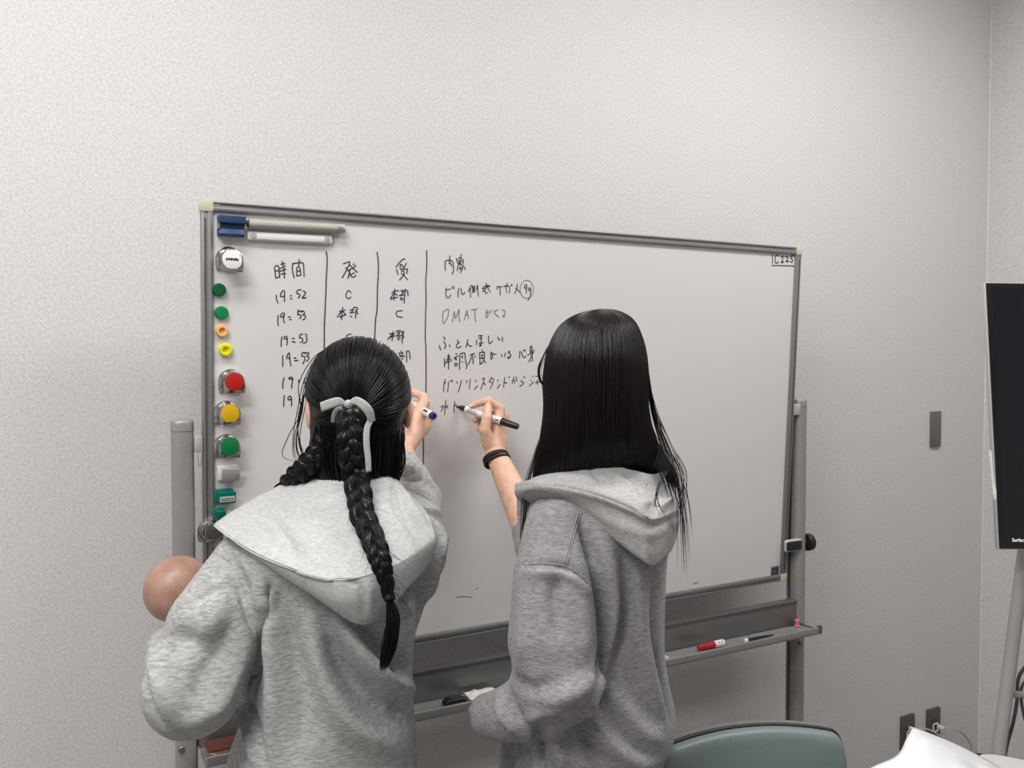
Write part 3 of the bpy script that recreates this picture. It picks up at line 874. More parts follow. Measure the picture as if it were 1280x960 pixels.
bb(MB(), u0 - .0005, u0 + .003, v0 + .012, v0 + .022, PN + .005, PN + .021, .001).build('end_piece', M['chrome'], t)

# pale bar and frosted holder
a, c = n_at(310.5, 279.5, .010), n_at(431, 286, .010)
t = thing('bar_magnet', (a + c) / 2, 'long beige grey rod magnet along the top edge', 'magnet')
d = unit(c - a)
L = np.linalg.norm(c - a)
MB().lathe(a, d, [(0, .0066), (.001, .0086), (L - .001, .0086), (L, .0066)], 24).build('rod', M['beige'], t)
MB().lathe(a - d * .0035, d, [(0, .0055), (.004, .0078)], 20).build('end_cap', M['dark'], t)
bb_o = MB()
for k in range(2):
    bb_o.box(c - d * .011 + AN * .0083 + AZ * (.0016 - .0032 * k), (.009, .0006, .0012), axes=(d, AN, AZ))
bb_o.build('print', M['dark'], t, smooth=False)
MB().box((a + c) / 2 - AN * .006, (L * .9, .010, .012), .002, 2, (d, AN, AZ)).build('magnet_strip', M['beige'], t)
a, c = n_at(309, 294.5, .004), n_at(415, 300, .004)
d = unit(c - a); L = np.linalg.norm(c - a)
t = thing('magnet_holder', (a + c) / 2, 'narrow frosted white holder with two round magnets under the beige rod', 'magnet')
pl_ = MB().box((a + c) / 2, (L, .009, .0165), .003, 3, (d, AN, np.cross(d, AN) * -1)).build('body', M['clear'], t)
MB().box((a + c) / 2 + AN * .005, (L * .80, .003, .0125), .0014, 2, (d, AN, np.cross(d, AN) * -1)).build('strip', M['white'], t)
for e in (a + d * .010, c - d * .010):
    MB().lathe(e + AN * .003, AN, [(0, .0056), (.0026, .0056), (.003, .0045), (.0028, .0)], 20).build('magnet_disc', mat('grey_magnet', (.5, .5, .5), .4, .3), t)

# ================================================================ things in the tray
def marker(p, d, up, L, r, barrel, capm, endm, label, cap_len=.4, name='marker_pen', tip=None, stripes=None, group=None, capend=True):
    """p = nib end, d = direction towards the tail"""
    d = unit(d)
    t = thing(name, p, label, 'marker pen', group)
    c0 = L * cap_len
    MB().lathe(p + d * c0, d, [(0, r * .86), (.001, r), (L - c0 - .012, r), (L - c0 - .011, r * .97)], 24).build('barrel', barrel, t)
    MB().lathe(p + d * (L - .012), d, [(0, r * 1.0), (.009, r * .98), (.0115, r * .8), (.012, 0)], 24).build('end_plug', endm, t)
    if tip is None:
        MB().lathe(p, d, [(0, r * .55), (.001, r * .8), (.010, r * .92), (c0, r * 1.06), (c0 + .0005, r * .9)], 24).build('cap', capm, t)
    return t
TZ = .7545
pa, pb = aty(872, 813.5, -.035), aty(902.5, 803, -.035)
d = unit(V(pb[0] - pa[0], 0, 0))
r = .0085
pp = V(pa[0], -.036, TZ + r)
t = thing('marker_pen', pp, 'red and white marker pen lying in the tray below the board', 'marker pen')
MB().lathe(pp, d, [(0, .004), (.002, .0058), (.03, .0072), (.052, r), (.0525, .006)], 24).build('cap', M['red'], t)
MB().lathe(pp + d * .052, d, [(0, r), (.03, r), (.031, r * .9), (.032, 0)], 24).build('barrel', M['white'], t)
mk = MB()
for k in range(2): mk.box(pp + d * (.064 + .009 * k) + V(0, -r * .72, r * .70), (.003, .003, .003), .001)
mk.build('print', M['ink'], t)
pa, pb = aty(930, 802, -.04), aty(966, 793.5, -.04)
pp = V(pa[0], -.042, TZ + .004)
Lr = pb[0] - pa[0]
t = thing('thin_pen', pp, 'thin black pen with a white end lying in the tray', 'pen')
MB().lathe(pp, (1, 0, 0), [(0, .0042), (.001, .0052), (.009, .0052), (.01, .004)], 16).build('end_cap', M['white'], t)
MB().lathe(pp + V(.0095, 0, 0), (1, 0, 0), [(0, .0042), (Lr * .45, .0040), (Lr * .75, .0022), (Lr - .01, .0014), (Lr - .0098, 0)], 16).build('barrel', M['black'], t)
pa, pb = aty(554, 879, -.04), aty(581, 874, -.04)
t = thing('board_magnet', V((pa[0] + pb[0]) / 2, -.042, TZ), 'rounded black magnet lying in the tray between the two people', 'magnet')
w = pb[0] - pa[0]
mm = MB()
mm.prism([(-w / 2, 0), (w / 2, 0), (w / 2 - .001, .008), (w / 2 - .008, .0145), (-w / 2 + .008, .0145), (-w / 2 + .001, .008)], V((pa[0] + pb[0]) / 2, -.030, TZ), (1, 0, 0), (0, 0, 1), (0, -1, 0), .024, .003, 3)
mm.build('body', M['black'], t)
MB().box(V((pa[0] + pb[0]) / 2, -.042, TZ + .0148), (w * .45, .008, .0014), .0006).build('ridge', M['dark'], t)
# crumpled tissue
rs = np.random.RandomState(3)
pa, pb = aty(584, 877, -.036), aty(622, 868, -.036)
rows = []
for j, y in enumerate((-.012, -.024, -.036, -.05, -.060)):
    rows.append([V(pa[0] + (pb[0] - pa[0]) * k / 6, y, TZ + .003 + (.011 * math.sin(k * 1.3 + j * 1.9) ** 2 if 0 < j < 4 else .004)) for k in range(7)])
tis = link('tissue', patch_mesh('tissue', rows, 25, 17, .0012, 0, wob=.0015), M['white'])
tag(tis, 'crumpled white tissue lying in the tray beside the black magnet', 'tissue')
pa = aty(829, 819, -.036)
er = MB().prism([(-.030, 0), (.012, 0), (.010, .005), (-.012, .016), (-.030, .016)], V(pa[0], -.026, TZ), (1, 0, 0), (0, 0, 1), (0, -1, 0), .022, .002).build('eraser', M['white'])
tag(er, 'white eraser wedge in the tray beside the right person', 'eraser')
pk = aty(993.5, 779.5, -.006)
o = MB().lathe(V(1.530, -.012, TZ), (0, 0, 1), [(0, .008), (.003, .008), (.004, .0055), (.012, .0055), (.014, .007), (.018, .007), (.019, 0)], 16).build('push_magnet', M['pink'])
tag(o, 'tiny pink peg magnet at the right end of the tray', 'magnet')
# tan box at the left end of the tray
pa = aty(248, 937, -.02); pb = aty(275, 935, -.02)
t = thing('card_box', V(.05, -.036, TZ), 'tan card box at the left end of the tray', 'box')
bx = MB().box2((-.006, -.058, TZ + .001), (.085, -.012, TZ + .013), .0015).build('body', M['tan'], t)
MB().box2((-.007, -.059, TZ + .0128), (.086, -.011, TZ + .0165), .0015).build('lid', mat('dark_red_card', srgb(96, 52, 50), .6), t)
MB().tube([(-.004, -.0585, TZ + .0115), (.02, -.0585, TZ + .002)], .0012, 6).build('fold_line', M['cream'], bx)
# ================================================================ wall plates and cables
sw0, sw1 = aty(1161, 513.5, WY), aty(1175, 559, WY)
t = thing('switch_plate', V((sw0[0] + sw1[0]) / 2, WY, (sw0[2] + sw1[2]) / 2), 'slim grey switch plate on the wall at head height, right of the board', 'switch')
w_, h_ = .052, .122
cx, cz = (sw0[0] + sw1[0]) / 2, (sw0[2] + sw1[2]) / 2
MB().box((cx, WY - .004, cz), (w_, .009, h_), .0035, 2).build('plate', M['plate'], t)
MB().box((cx, WY - .0085, cz), (w_ * .72, .003, h_ * .86), .001).build('rocker', M['plate'], t)
MB().lathe((cx + .008, WY - .0098, cz - .044), (0, -1, 0), [(0, .0022), (.001, .0018), (.0012, 0)], 12).build('indicator', mat('indicator', (.35, .22, .16), .4), t)
def outlet(px0, px1, py0, py1, label, jack):
    p0, p1 = aty(px0, (py0 + py1) / 2, WY), aty(px1, (py0 + py1) / 2, WY)
    top, bot = aty((px0 + px1) / 2, py0, WY), aty((px0 + px1) / 2, py1, WY)
    c = V((p0[0] + p1[0]) / 2, WY, (top[2] + bot[2]) / 2)
    t = thing('wall_outlet', c, label, 'outlet', 'wall outlets')
    MB().box(c + V(0, -.004, 0), (p1[0] - p0[0], .012, .12), .003, 2).build('plate', M['plate_dark'], t)
    MB().box(c + V(0, -.010, -.005), (.034, .006, .062), .0015).build('insert', M['dark'], t)
    j = MB()
    for a in ((-.013, 0), (.013, 0)): j.box(c + V(a[0], -.014, -.004), (.004, .006, .03), .001)
    for a in (-.017, .009): j.box(c + V(0, -.014, a), (.03, .006, .004), .001)
    j.build('socket_frame', M['white'], t)
    return c
c1 = outlet(1124.5, 1140.5, 892, 938, 'brown grey wall outlet with a white plug and two cables, left of the pair', 0)
c2 = outlet(1157, 1172.5, 883, 929, 'brown grey wall outlet with one thin cable, right of the pair', 0)
def cable(pts, r, m, label, plug=None, n=60):
    t = thing('network_cable', pts[0], label, 'cable')
    MB().tube(catmull(pts, n), r, 8).build('cord', m, t)
    if plug is not None:
        MB().box(plug, (.013, .030, .012), .0025).build('plug', M['white'], t)
    return t
a = c1 + V(.004, -.028, .018)
cable([a, a + V(.03, -.03, .006), a + V(.07, -.05, -.02), a + V(.12, -.06, -.06), a + V(.16, -.07, -.16), a + V(.1, -.06, -.24)], .0032, M['cable'], 'pale grey cable plugged into the left wall outlet, upper of two', a + V(-.002, .01, 0))
a = c1 + V(.004, -.028, -.016)
cable([a, a + V(.02, -.04, -.003), a + V(.06, -.06, -.03), a + V(.10, -.07, -.10), a + V(.06, -.05, -.2)], .0032, M['cable'], 'pale grey cable plugged into the left wall outlet, lower of two', a + V(-.002, .01, 0))
a = c2 + V(.010, -.028, -.003)
cable([a, a + V(.035, -.03, .0), a + V(.075, -.04, -.03), a + V(.10, -.045, -.08), a + V(.09, -.04, -.2)], .003, M['cable'], 'thin grey cable curling down from the right wall outlet', a + V(.004, .008, 0))

# ================================================================ the display on its rolling stand
P1, P2 = K(1231, 352.5, 2.02), K(1254, 687, 1.95)
ur = unit(RIGHT + DOWN * .012)
uv_ = unit(P1 - P2); uv_ = unit(uv_ - ur * (uv_ @ ur))
un = unit(np.cross(ur, uv_))
un = un if un @ (EYE - P1) > 0 else -un
H_ = (P1 - P2) @ uv_
W_ = .93
def tv(x, y, n=0.0): return P1 + ur * x - uv_ * y + un * n
TV = thing('display', tv(W_ / 2, H_, 0), 'large dark touch display with a black bezel on a pale stand at the right edge', 'display')
def tb(mb, x0, x1, y0, y1, n0, n1, bevel=0, seg=2):
    return mb.box(tv((x0 + x1) / 2, (y0 + y1) / 2, (n0 + n1) / 2), (abs(x1 - x0), abs(n1 - n0), abs(y1 - y0)), bevel, seg, (ur, un, uv_))
tb(MB(), 0, W_, 0, H_, -.016, -.003, .003).build('housing', M['frame_light'], TV)
bz = MB()
bt = .0145
tb(bz, .0035, W_ - .0035, .002, H_ - .002, -.005, .0, .0015)
bezel = bz.build('bezel', M['bezel'], TV)
tb(MB(), bt, W_ - bt, bt, H_ - bt * 1.3, -.001, .0006).build('screen', M['screen'], TV, smooth=False)
cu = bpy.data.curves.new('txt', 'FONT'); cu.body = 'Surface'; cu.size = .0108; cu.align_x = 'LEFT'; cu.extrude = .0002
to = bpy.data.objects.new('txt', cu); COL.objects.link(to)
me = bpy.data.meshes.new_from_object(to.evaluated_get(bpy.context.evaluated_depsgraph_get())); bpy.data.objects.remove(to)
q = K(1265.5, 677, 1.95); off = q - P1
ox, oy = off @ ur, -(off @ uv_)
me.transform(Matrix([[ur[0], uv_[0], un[0], tv(ox, oy, .001)[0]], [ur[1], uv_[1], un[1], tv(ox, oy, .001)[1]], [ur[2], uv_[2], un[2], tv(ox, oy, .001)[2]], [0, 0, 0, 1]]))
link('screen_lettering', me, M['text'], bezel, smooth=False)
# white stylus clipped to the side
s0, s1 = K(1241.5, 563, 1.985), K(1247, 628, 1.965)
dd = unit(s1 - s0); Ls = np.linalg.norm(s1 - s0)
SOFF = 0
st = thing('stylus', s0, 'white stylus clipped to the left side of the display', 'stylus')
MB().lathe(s0 - un * .004 - ur * .002, dd, [(0, .003), (.003, .0058), (Ls * .82, .0058), (Ls * .93, .0046), (Ls, .0022), (Ls + .002, 0)], 18).build('barrel', M['white'], st)
MB().box(s0 - un * .005 - ur * .001 + dd * .012, (.014, .008, .012), .002, 2, (ur, un, uv_)).build('clip', M['white'], st)
# stand
ST = thing('display_stand', V(2.0, -.45, 0), 'pale grey easel stand with splayed tube legs under the display', 'stand')
def foot_of(px0, py0, D0, px1, py1):
    a = K(px0, py0, D0)
    return a, atz(px1, py1, .03)
la, lb_ = K(1287, 640, 2.05), atz(1216, 1190, .035)
for s in (0, 1):
    a_, b_ = la.copy(), lb_.copy()
    if s:
        c = tv(W_ / 2, 0)
        for p in (a_, b_):
            p += ur * 2 * ((c - p) @ ur)
    MB().tube(np.linspace(a_, b_, 24), .0155, 16).build('leg', M['leg_paint'], ST)
    MB().lathe(b_ - V(0, 0, .035), (0, 0, 1), [(0, .024), (.004, .03), (.03, .03), (.034, .018)], 20).build('wheel', M['dark'], ST)
c = tv(W_ / 2, 0)
back = c - un * .12; back[2] = .95
bl = c - un * .55; bl[2] = .05
MB().tube(np.linspace(back, V(bl[0], min(bl[1], .1), .05), 20), .0155, 16).build('leg', M['leg_paint'], ST)
xa = K(1266, 868, 2.085)
cc = xa + ur * 2 * ((c - xa) @ ur)
MB().tube(np.linspace(xa - ur * .0, cc, 12), .0085, 12).build('cross_bar', M['leg_paint'], ST)
m_ = tv(W_ / 2, H_ * .75, -.05)
MB().box(m_, (.55, .03, .30), .01, 2, (ur, un, uv_)).build('mount_plate', M['leg_paint'], ST)
pts = [K(1300, 800, 2.1), K(1285, 828, 2.1), K(1273, 848, 2.1), K(1271, 878, 2.1), K(1266, 905, 2.1), K(1258, 935, 2.1), K(1250, 990, 2.1), atz(1240, 1150, .02)]
t = thing('power_cable', pts[0], 'dark grey cable hanging in a loop beside the stand leg', 'cable')
MB().tube(catmull(pts, 60), .0042, 8).build('cord', M['cable_dark'], t)
MB().tube(catmull([K(1300, 846, 2.11), K(1284, 850, 2.11), K(1276, 866, 2.11), K(1283, 905, 2.11), K(1300, 925, 2.11)], 40), .0036, 8).build('loop', M['cable_dark'], t)

# ================================================================ the table and the sheet on it
ZT = .72
tc = atz(1219, 938, ZT)
e1 = atz(1285, 951, ZT)
du = unit((e1 - tc) * V(1, 1, 0))
dv = V(du[1], -du[0], 0); dv = dv if dv @ (EYE - tc) > 0 else -dv
TB = thing('table', V(*(tc + du * .7 + dv * .3)[:2], 0), 'white topped table with a rounded corner at the lower right', 'table')
Lt, Wt = 1.4, .62
rr = .05
poly = []
for (cx_, cy_, a0) in ((rr, rr, math.pi), (Lt - rr, rr, 1.5 * math.pi), (Lt - rr, Wt - rr, 0), (rr, Wt - rr, .5 * math.pi)):
    poly += [(cx_ + rr * math.cos(a0 + t), cy_ + rr * math.sin(a0 + t)) for t in np.linspace(0, math.pi / 2, 7)]
o0 = V(tc[0], tc[1], ZT - .028) - du * .004 - dv * .004
MB().prism(poly, o0, du, dv, (0, 0, 1), .028, .004).build('tabletop', M['table'], TB)
for x, y in ((.12, .08), (Lt - .12, .08), (.12, Wt - .08), (Lt - .12, Wt - .08)):
    p = o0 + du * x + dv * y
    MB().tube(np.linspace(V(p[0], p[1], 0), V(p[0], p[1], ZT - .028), 6), .016, 14).build('leg', M['alu_paint'], TB)
ap = MB()
for y in (.08, Wt - .08):
    ap.box(o0 + du * Lt / 2 + dv * y - V(0, 0, .018), (Lt - .24, .02, .036), .002, 2, (du, dv, (0, 0, 1)))
ap.build('apron', M['alu_paint'], TB)
# large glossy sheet: one corner bent up, the rest lying on the table
def onT(px, py, dz=.012): return atz(px, py, ZT + dz)
rows = [
    [K(1141.5, 909, 1.46), K(1165, 917.5, 1.46), K(1195, 930, 1.46), K(1225, 945, 1.46), K(1252, 960, 1.45), onT(1290, 985, .016)],
    [K(1134, 921, 1.42), K(1160, 927, 1.405), K(1190, 940, 1.40), K(1220, 957, 1.395), K(1250, 975, 1.38), onT(1300, 1010, .016)],
    [K(1121, 944, 1.37), K(1150, 950, 1.345), K(1184, 961, 1.335), K(1218, 978, 1.33), onT(1255, 1010, .016), onT(1310, 1050, .016)],
    [K(1088, 960, 1.345), K(1130, 973, 1.315), K(1172, 990, 1.29), onT(1215, 1030, .016), onT(1262, 1062, .016), onT(1325, 1100, .016)],
    [K(1050, 985, 1.32), K(1105, 1003, 1.285), onT(1160, 1052, .016), onT(1210, 1085, .016), onT(1270, 1120, .016), onT(1345, 1160, .016)],
]
sh = link('paper_sheet', patch_mesh('paper_sheet', rows, 33, 29, .0012, 0), M['sheet'])
tag(sh, 'large glossy white sheet with a raised corner lying on the table', 'sheet')

# ================================================================ the chair
DC = 1.62
pc = K(944, 912, DC)
hd = unit(V(FWD[0], FWD[1], 0))                       # away from the viewer
ca = math.radians(10)
cy_ax = V(hd[0] * math.cos(ca) - hd[1] * math.sin(ca), hd[0] * math.sin(ca) + hd[1] * math.cos(ca), 0)
cx_ax = V(cy_ax[1], -cy_ax[0], 0)
cx_ax = cx_ax if cx_ax @ RIGHT > 0 else -cx_ax
CH = thing('chair', V(pc[0], pc[1], 0), 'teal grey vinyl chair with a grey shell back in front of the board', 'chair')
zt = pc[2]
def cp(x, y, z): return V(pc[0], pc[1], 0) + cx_ax * x + cy_ax * y + V(0, 0, z)
def backshape(hw, top, bot, inset=0.0):
    """outline of the backrest (x, z): wide rounded top, narrowing downward"""
    pts = []
    hw -= inset
    prof = [(-hw * .80, bot + inset), (-hw * .93, bot + .10), (-hw, top - .085), (-hw * .985, top - .045), (-hw * .93, top - .021), (-hw * .80, top - .0125), (-hw * .4, top - .003), (0, top), (hw * .4, top - .003), (hw * .80, top - .0125), (hw * .93, top - .021), (hw * .985, top - .045), (hw, top - .085), (hw * .93, bot + .10), (hw * .80, bot + inset)]
    prof = [(x, z - inset if z > bot + .05 else z) for x, z in prof]
    return catmull(np.array(prof), 60)
def backpad(hw, top, bot, y0, th, inset, crown):
    """a curved cushion/shell with a closed surface"""
    out = backshape(hw, top, bot, inset)
    n = len(out)
    cen = np.array([0, (top + bot) / 2])
    vs, fs = [], []
    layers = [(1.0, 0), (1.0, th), ] if crown == 0 else [(1.0, 0), (1.0, th * .45), (.985, th * .72), (.95, th * .9), (.88, th * 1.0), (.6, th * 1.0 + crown * .6), (.3, th + crown), (.02, th + crown * 1.1)]
    bend = lambda x: -.45 * x * x                       # wraps round the sitter
    for s, d in layers:
        for x, z in out:
            xx, zz = cen[0] + (x - cen[0]) * s, cen[1] + (z - cen[1]) * s
            lean = (zz - bot) * .12
            vs.append(cp(xx, y0 + lean + bend(xx) - d, zz))
    L_ = len(layers)
    for i in range(L_ - 1):
        for k in range(n):
            k2 = (k + 1) % n
            fs.append((i * n + k, (i + 1) * n + k, (i + 1) * n + k2, i * n + k2))
    fs.append(tuple(range(n)))
    fs.append(tuple(range((L_ - 1) * n, L_ * n))[::-1])
    return MB().add(vs, fs)
HWc = .188
backpad(HWc, zt, .44, .0, .012, 0, .0).build('back_shell', M['shell'], CH)
pad = backpad(HWc, zt, .46, -.0125, .026, .004, .006).build('back_cushion', M['vinyl'], CH)
o_ = backshape(HWc, zt, .46, .0028)
MB().tube([cp(x, -.0130 + (z - .46) * .12 - .45 * x * x - .001, z) for x, z in o_], .0032, 8).build('piping', M['piping'], pad)
seat = MB().box(cp(0, -.215, .435), (.37, .38, .05), .022, 4, (cx_ax, cy_ax, (0, 0, 1))).build('seat', M['vinyl'], CH)
MB().box(cp(0, -.215, .402), (.34, .35, .018), .006, 2, (cx_ax, cy_ax, (0, 0, 1))).build('seat_shell', M['shell'], CH)
for sx_ in (-1, 1):
    MB().tube(catmull([cp(sx_ * .155, .022 + .035, .60), cp(sx_ * .16, .015, .47), cp(sx_ * .165, -.03, .385)], 20), .010, 12).build('back_bracket', M['alu_paint'], CH)
    for a_, b_ in ((-.06, .02), (-.37, -.43)):
        MB().tube(np.linspace(cp(sx_ * .16, a_, .395), cp(sx_ * .195, b_, .012), 8), .011, 12).build('leg', M['alu_paint'], CH)
        MB().lathe(cp(sx_ * .195, b_, 0), (0, 0, 1), [(0, .013), (.002, .015), (.012, .015), (.014, .012)], 14).build('foot_glide', M['black'], CH)
# ================================================================ people
ZUP = V(0, 0, 1)
def frame_of(f, up=ZUP):
    f = unit(f); s = unit(np.cross(f, up)); u = np.cross(s, f)
    return s, f, u                       # right side, forward, up

def head_fn(C, s, f, u, nb, k=1.0, ear=.070, ez=-.014):
    ax = np.array([s, f, u])
    def fn(P):
        d = ell(P, C + u * .012 - f * .006, ax, V(.070, .088, .092) * k)
        d = smin(d, ell(P, C + f * .030 * k - u * .050 * k, ax, V(.052, .056, .058) * k), .03)
        d = smin(d, rcone(P, C + (f * .084 - u * .006) * k, C + (f * .102 - u * .036) * k, .006 * k, .0105 * k), .012)
        for e in (-1, 1):
            d = smin(d, ell(P, C + s * e * ear + u * ez - f * .004, ax, V(.009, .020, .031) * k), .010)
            d = smin(d, ell(P, C + (s * e * .034 + f * .066 - u * .032) * k, ax, V(.022, .02, .018) * k), .02)
            d = np.maximum(d, -ell(P, C + (s * e * .030 + f * .090 + u * .004) * k, ax, V(.014, .010, .008) * k))
        d = smin(d, rcone(P, C - u * .045 * k - f * .016 * k, nb, .046 * k, .052 * k), .025)
        return d
    return fn

def face_parts(C, s, f, u, parent, k=1.0):
    for e in (-1, 1):
        p = C + (s * e * .030 + f * .0755 + u * .003) * k
        MB().lathe(p - f * .0105 * k, f, [(.0105 * k * (1 - math.cos(t)), .0115 * k * math.sin(t)) for t in np.linspace(0, math.pi, 13)], 20).build('eye', M['eye'], parent)
        MB().lathe(p + f * .0085 * k, f, [(0, .0055 * k), (.0016 * k, .0045 * k), (.0022 * k, 0)], 16).build('iris', M['black'], parent)
        c = [p + (s * x * .016 * e + f * (.017 - abs(x) * .004) + u * (.016 + .004 * (1 - x * x))) * k for x in np.linspace(-1, 1, 9)]
        MB().tube(c, np.array([.001, .002, .0024, .0024, .0024, .0024, .002, .0016, .001]) * k, 8).build('eyebrow', M['hair_base'], parent)
    c = [C + (s * x * .022 + f * (.0895 - .010 * x * x) - u * (.063 - .002 * abs(x))) * k for x in np.linspace(-1, 1, 11)]
    MB().tube(c, np.array([.001, .003, .0042, .005, .0054, .005, .0054, .005, .0042, .003, .001]) * k, 10).build('mouth', M['lip'], parent)

def fingers_fn(chains):
    def fn(P):
        d = None
        for pts, rs in chains:
            e = chain(P, pts, rs, .002)
            d = e if d is None else np.minimum(d, e)
        return d
    return fn

def hand_fn(wrist, elbow, mcp, fing, thumb, rw=.024, re=.036, rf=.0078):
    """palm from the wrist to four knuckles, four bent fingers, a thumb leaving the side of the palm"""
    def fn(P):
        d = rcone(P, elbow, wrist, re, rw)
        for i, m in enumerate(mcp):
            w0 = wrist + (m - wrist) * .12
            d = smin(d, rcone(P, w0, m, .0150, .0105 - .0006 * (i == 3)), .010)
        mid = (wrist * .4 + (mcp[1] + mcp[2]) * .3)
        d = smin(d, rcone(P, wrist * .75 + mid * .25, mid, .017, .014), .012)
        rr = (1.0, 1.05, 1.0, .86)
        for i, c in enumerate(fing):
            r = rf * rr[i]
            e = chain(P, [mcp[i]] + list(c), [r * 1.22, r * 1.10, r * .98, r * .80], .0015)
            d = smin(d, e, .004)
        e = chain(P, thumb, [.0150, .0120, .0105, .0085], .002)
        d = smin(d, e, .006)
        return d
    return fn

def nails(fing, thumb, toward, parent):
    for c in [(f[1], f[2]) for f in fing] + [(thumb[2], thumb[3])]:
        a, t = c
        d = unit(t - a); n = unit(toward - d * (toward @ d)); s = np.cross(d, n)
        p = t - d * .001 + n * .0058
        MB().box(p, (.0082, .0012, .0098), .0005, 1, (s, n, d)).build('fingernail', mat('nail', srgb(232, 190, 172), .3), parent)

def braid(path, hw, turns, r_strand=.0016, n_per=30, seed=0, squash=.62, toward=None):
    """three plaited locks, each a bundle of fine hairs"""
    rs = np.random.RandomState(seed)
    n = 140
    c = catmull(path, n); w = np.interp(np.linspace(0, 1, n), np.linspace(0, 1, len(hw)), hw)
    T = np.gradient(c, axis=0); T /= np.linalg.norm(T, axis=1)[:, None]
    nn = np.array([unit((EYE - p) - t * ((EYE - p) @ t)) for p, t in zip(c, T)])
    ss = np.cross(T, nn)
    ph = np.linspace(0, 2 * math.pi * turns, n)
    paths, cores = [], []
    for k in range(3):
        a = ph + k * 2 * math.pi / 3
        x, y = np.sin(a) * .52, np.sin(2 * a) * .30
        core = c + ss * (x * w)[:, None] + nn * (y * w * squash)[:, None]
        cores.append((core, w * .44))
        Tk = np.gradient(core, axis=0); Tk /= np.linalg.norm(Tk, axis=1)[:, None]
        n2 = np.cross(Tk, ss); n2 /= np.linalg.norm(n2, axis=1)[:, None]
        s2 = np.cross(Tk, n2)
        for _ in range(n_per):
            t0 = rs.rand() * 6.283; tw = rs.uniform(.2, .8)
            rad = w * .47 * rs.uniform(.93, 1.05)
            th = t0 + ph * tw
            paths.append(core + s2 * (np.cos(th) * rad)[:, None] + n2 * (np.sin(th) * rad * .85)[:, None])
    v, f = strands(paths, r_strand, 3, taper=False)
    m = MB()
    for core, rr in cores: m.tube(core[::2], rr[::2], 10)
    return join_vf([(v, f), (np.array(m.v), m.f)])

def cords(v, f, lines, r):
    """raised seams lying on a garment"""
    bvh = BVHTree.FromPolygons([tuple(p) for p in v], f)
    m = MB()
    for l in lines:
        c = cast(bvh, l, 60)
        if len(c) < 4: continue
        m.tube(c, r, 6)
    return (np.array(m.v), m.f) if m.v else (np.zeros((0, 3)), [])

def trousers_and_shoes(hipc, side, front, zt, parent, stance, shoe_front):
    hips = [hipc + side * .066, hipc - side * .066]
    feet = stance
    def fn(P):
        d = sweep(P, [V(*(hipc[:2]), zt), V(*(hipc[:2]), zt - .09), V(*(hipc[:2]), zt - .17)], side, front, [.085, .100, .115], [.066, .074, .085], .02)
        for h, ft in zip(hips, feet):
            kn = (h * .5 + ft * .5) + front * .02
            d = smin(d, chain(P, [V(h[0], h[1], zt - .12), V(kn[0], kn[1], .46), V(ft[0], ft[1], .09)], [.078, .064, .056]), .03)
        return np.maximum(d, .075 - P[:, 2])
    lo = np.minimum(np.minimum(feet[0], feet[1]), hipc) - .2; hi = np.maximum(np.maximum(feet[0], feet[1]), hipc) + .2
    lo[2], hi[2] = .04, zt + .15
    v, f = sdf_mesh(fn, lo, hi, .011)
    v = wrinkle(relax(v, f, 2), f, .0025, 22, (1, 1, .6), 5)
    vf_link('trousers', v, f, M['trouser'], parent)
    for ft in feet:
        sf = unit(shoe_front)
        ss = V(sf[1], -sf[0], 0)
        p = V(ft[0], ft[1], 0)
        def sfn(P, p=p):
            d = smin(ell(P, p + sf * .045 + V(0, 0, .038), (ss, sf, ZUP), (.046, .125, .048)), rcone(P, p - sf * .02 + V(0, 0, .05), p - sf * .015 + V(0, 0, .095), .042, .042), .02)
            return np.maximum(d, .002 - P[:, 2])
        v, f = sdf_mesh(sfn, p - V(.2, .2, .02), p + V(.2, .2, .16), .006)
        sh_ = vf_link('shoe', relax(v, f, 1), f, M['shoe'], parent, 40)
        sole = [(.047 * math.cos(t), .045 + .128 * math.sin(t)) for t in np.linspace(0, 2 * math.pi, 30, endpoint=False)]
        MB().prism(sole, p, ss, sf, ZUP, .018, .003).build('sole', M['white'], sh_)

def body_core(parent, head, nb, sh_l, sh_r, tc, hipc, side, front, larm, rarm_to, feet, extra, wk=1.0):
    """skin: torso, neck, arms and legs in one surface, joined with the finer head and hands"""
    def fn(P):
        d = sweep(P, [nb + V(0, 0, .0), tc * .5 + nb * .5, tc, hipc], side, front, [.05, wk * .11, wk * .095, wk * .095], [.045, .065, .065, .07], .02)
        d = smin(d, rcone(P, nb - ZUP * .03, nb + ZUP * .05, .05, .046), .02)
        for s_, a in ((sh_l, larm), (sh_r, rarm_to)):
            d = smin(d, chain(P, [nb * .4 + s_ * .6 - ZUP * .02, s_ * .9 + nb * .1 - ZUP * .01] + a[:1], [.035, .032, .026]), .01)
            d = smin(d, chain(P, a, [.027] * (len(a) - 1) + [.024]), .004)
        for h, ft in zip((hipc + side * .075, hipc - side * .075), feet):
            kn = (h * .5 + ft * .5) + front * .02
            d = smin(d, chain(P, [h - ZUP * .08, V(kn[0], kn[1], .46), V(ft[0], ft[1], .07)], [.058, .045, .034]), .02)
        return d
    allp = np.array([nb, sh_l, sh_r, tc, hipc] + list(larm) + list(rarm_to) + [np.array(x) for x in feet])
    lo, hi = allp.min(0) - .16, allp.max(0) + .16
    lo[2] = .03
    return sdf_mesh(fn, lo, hi, .009)

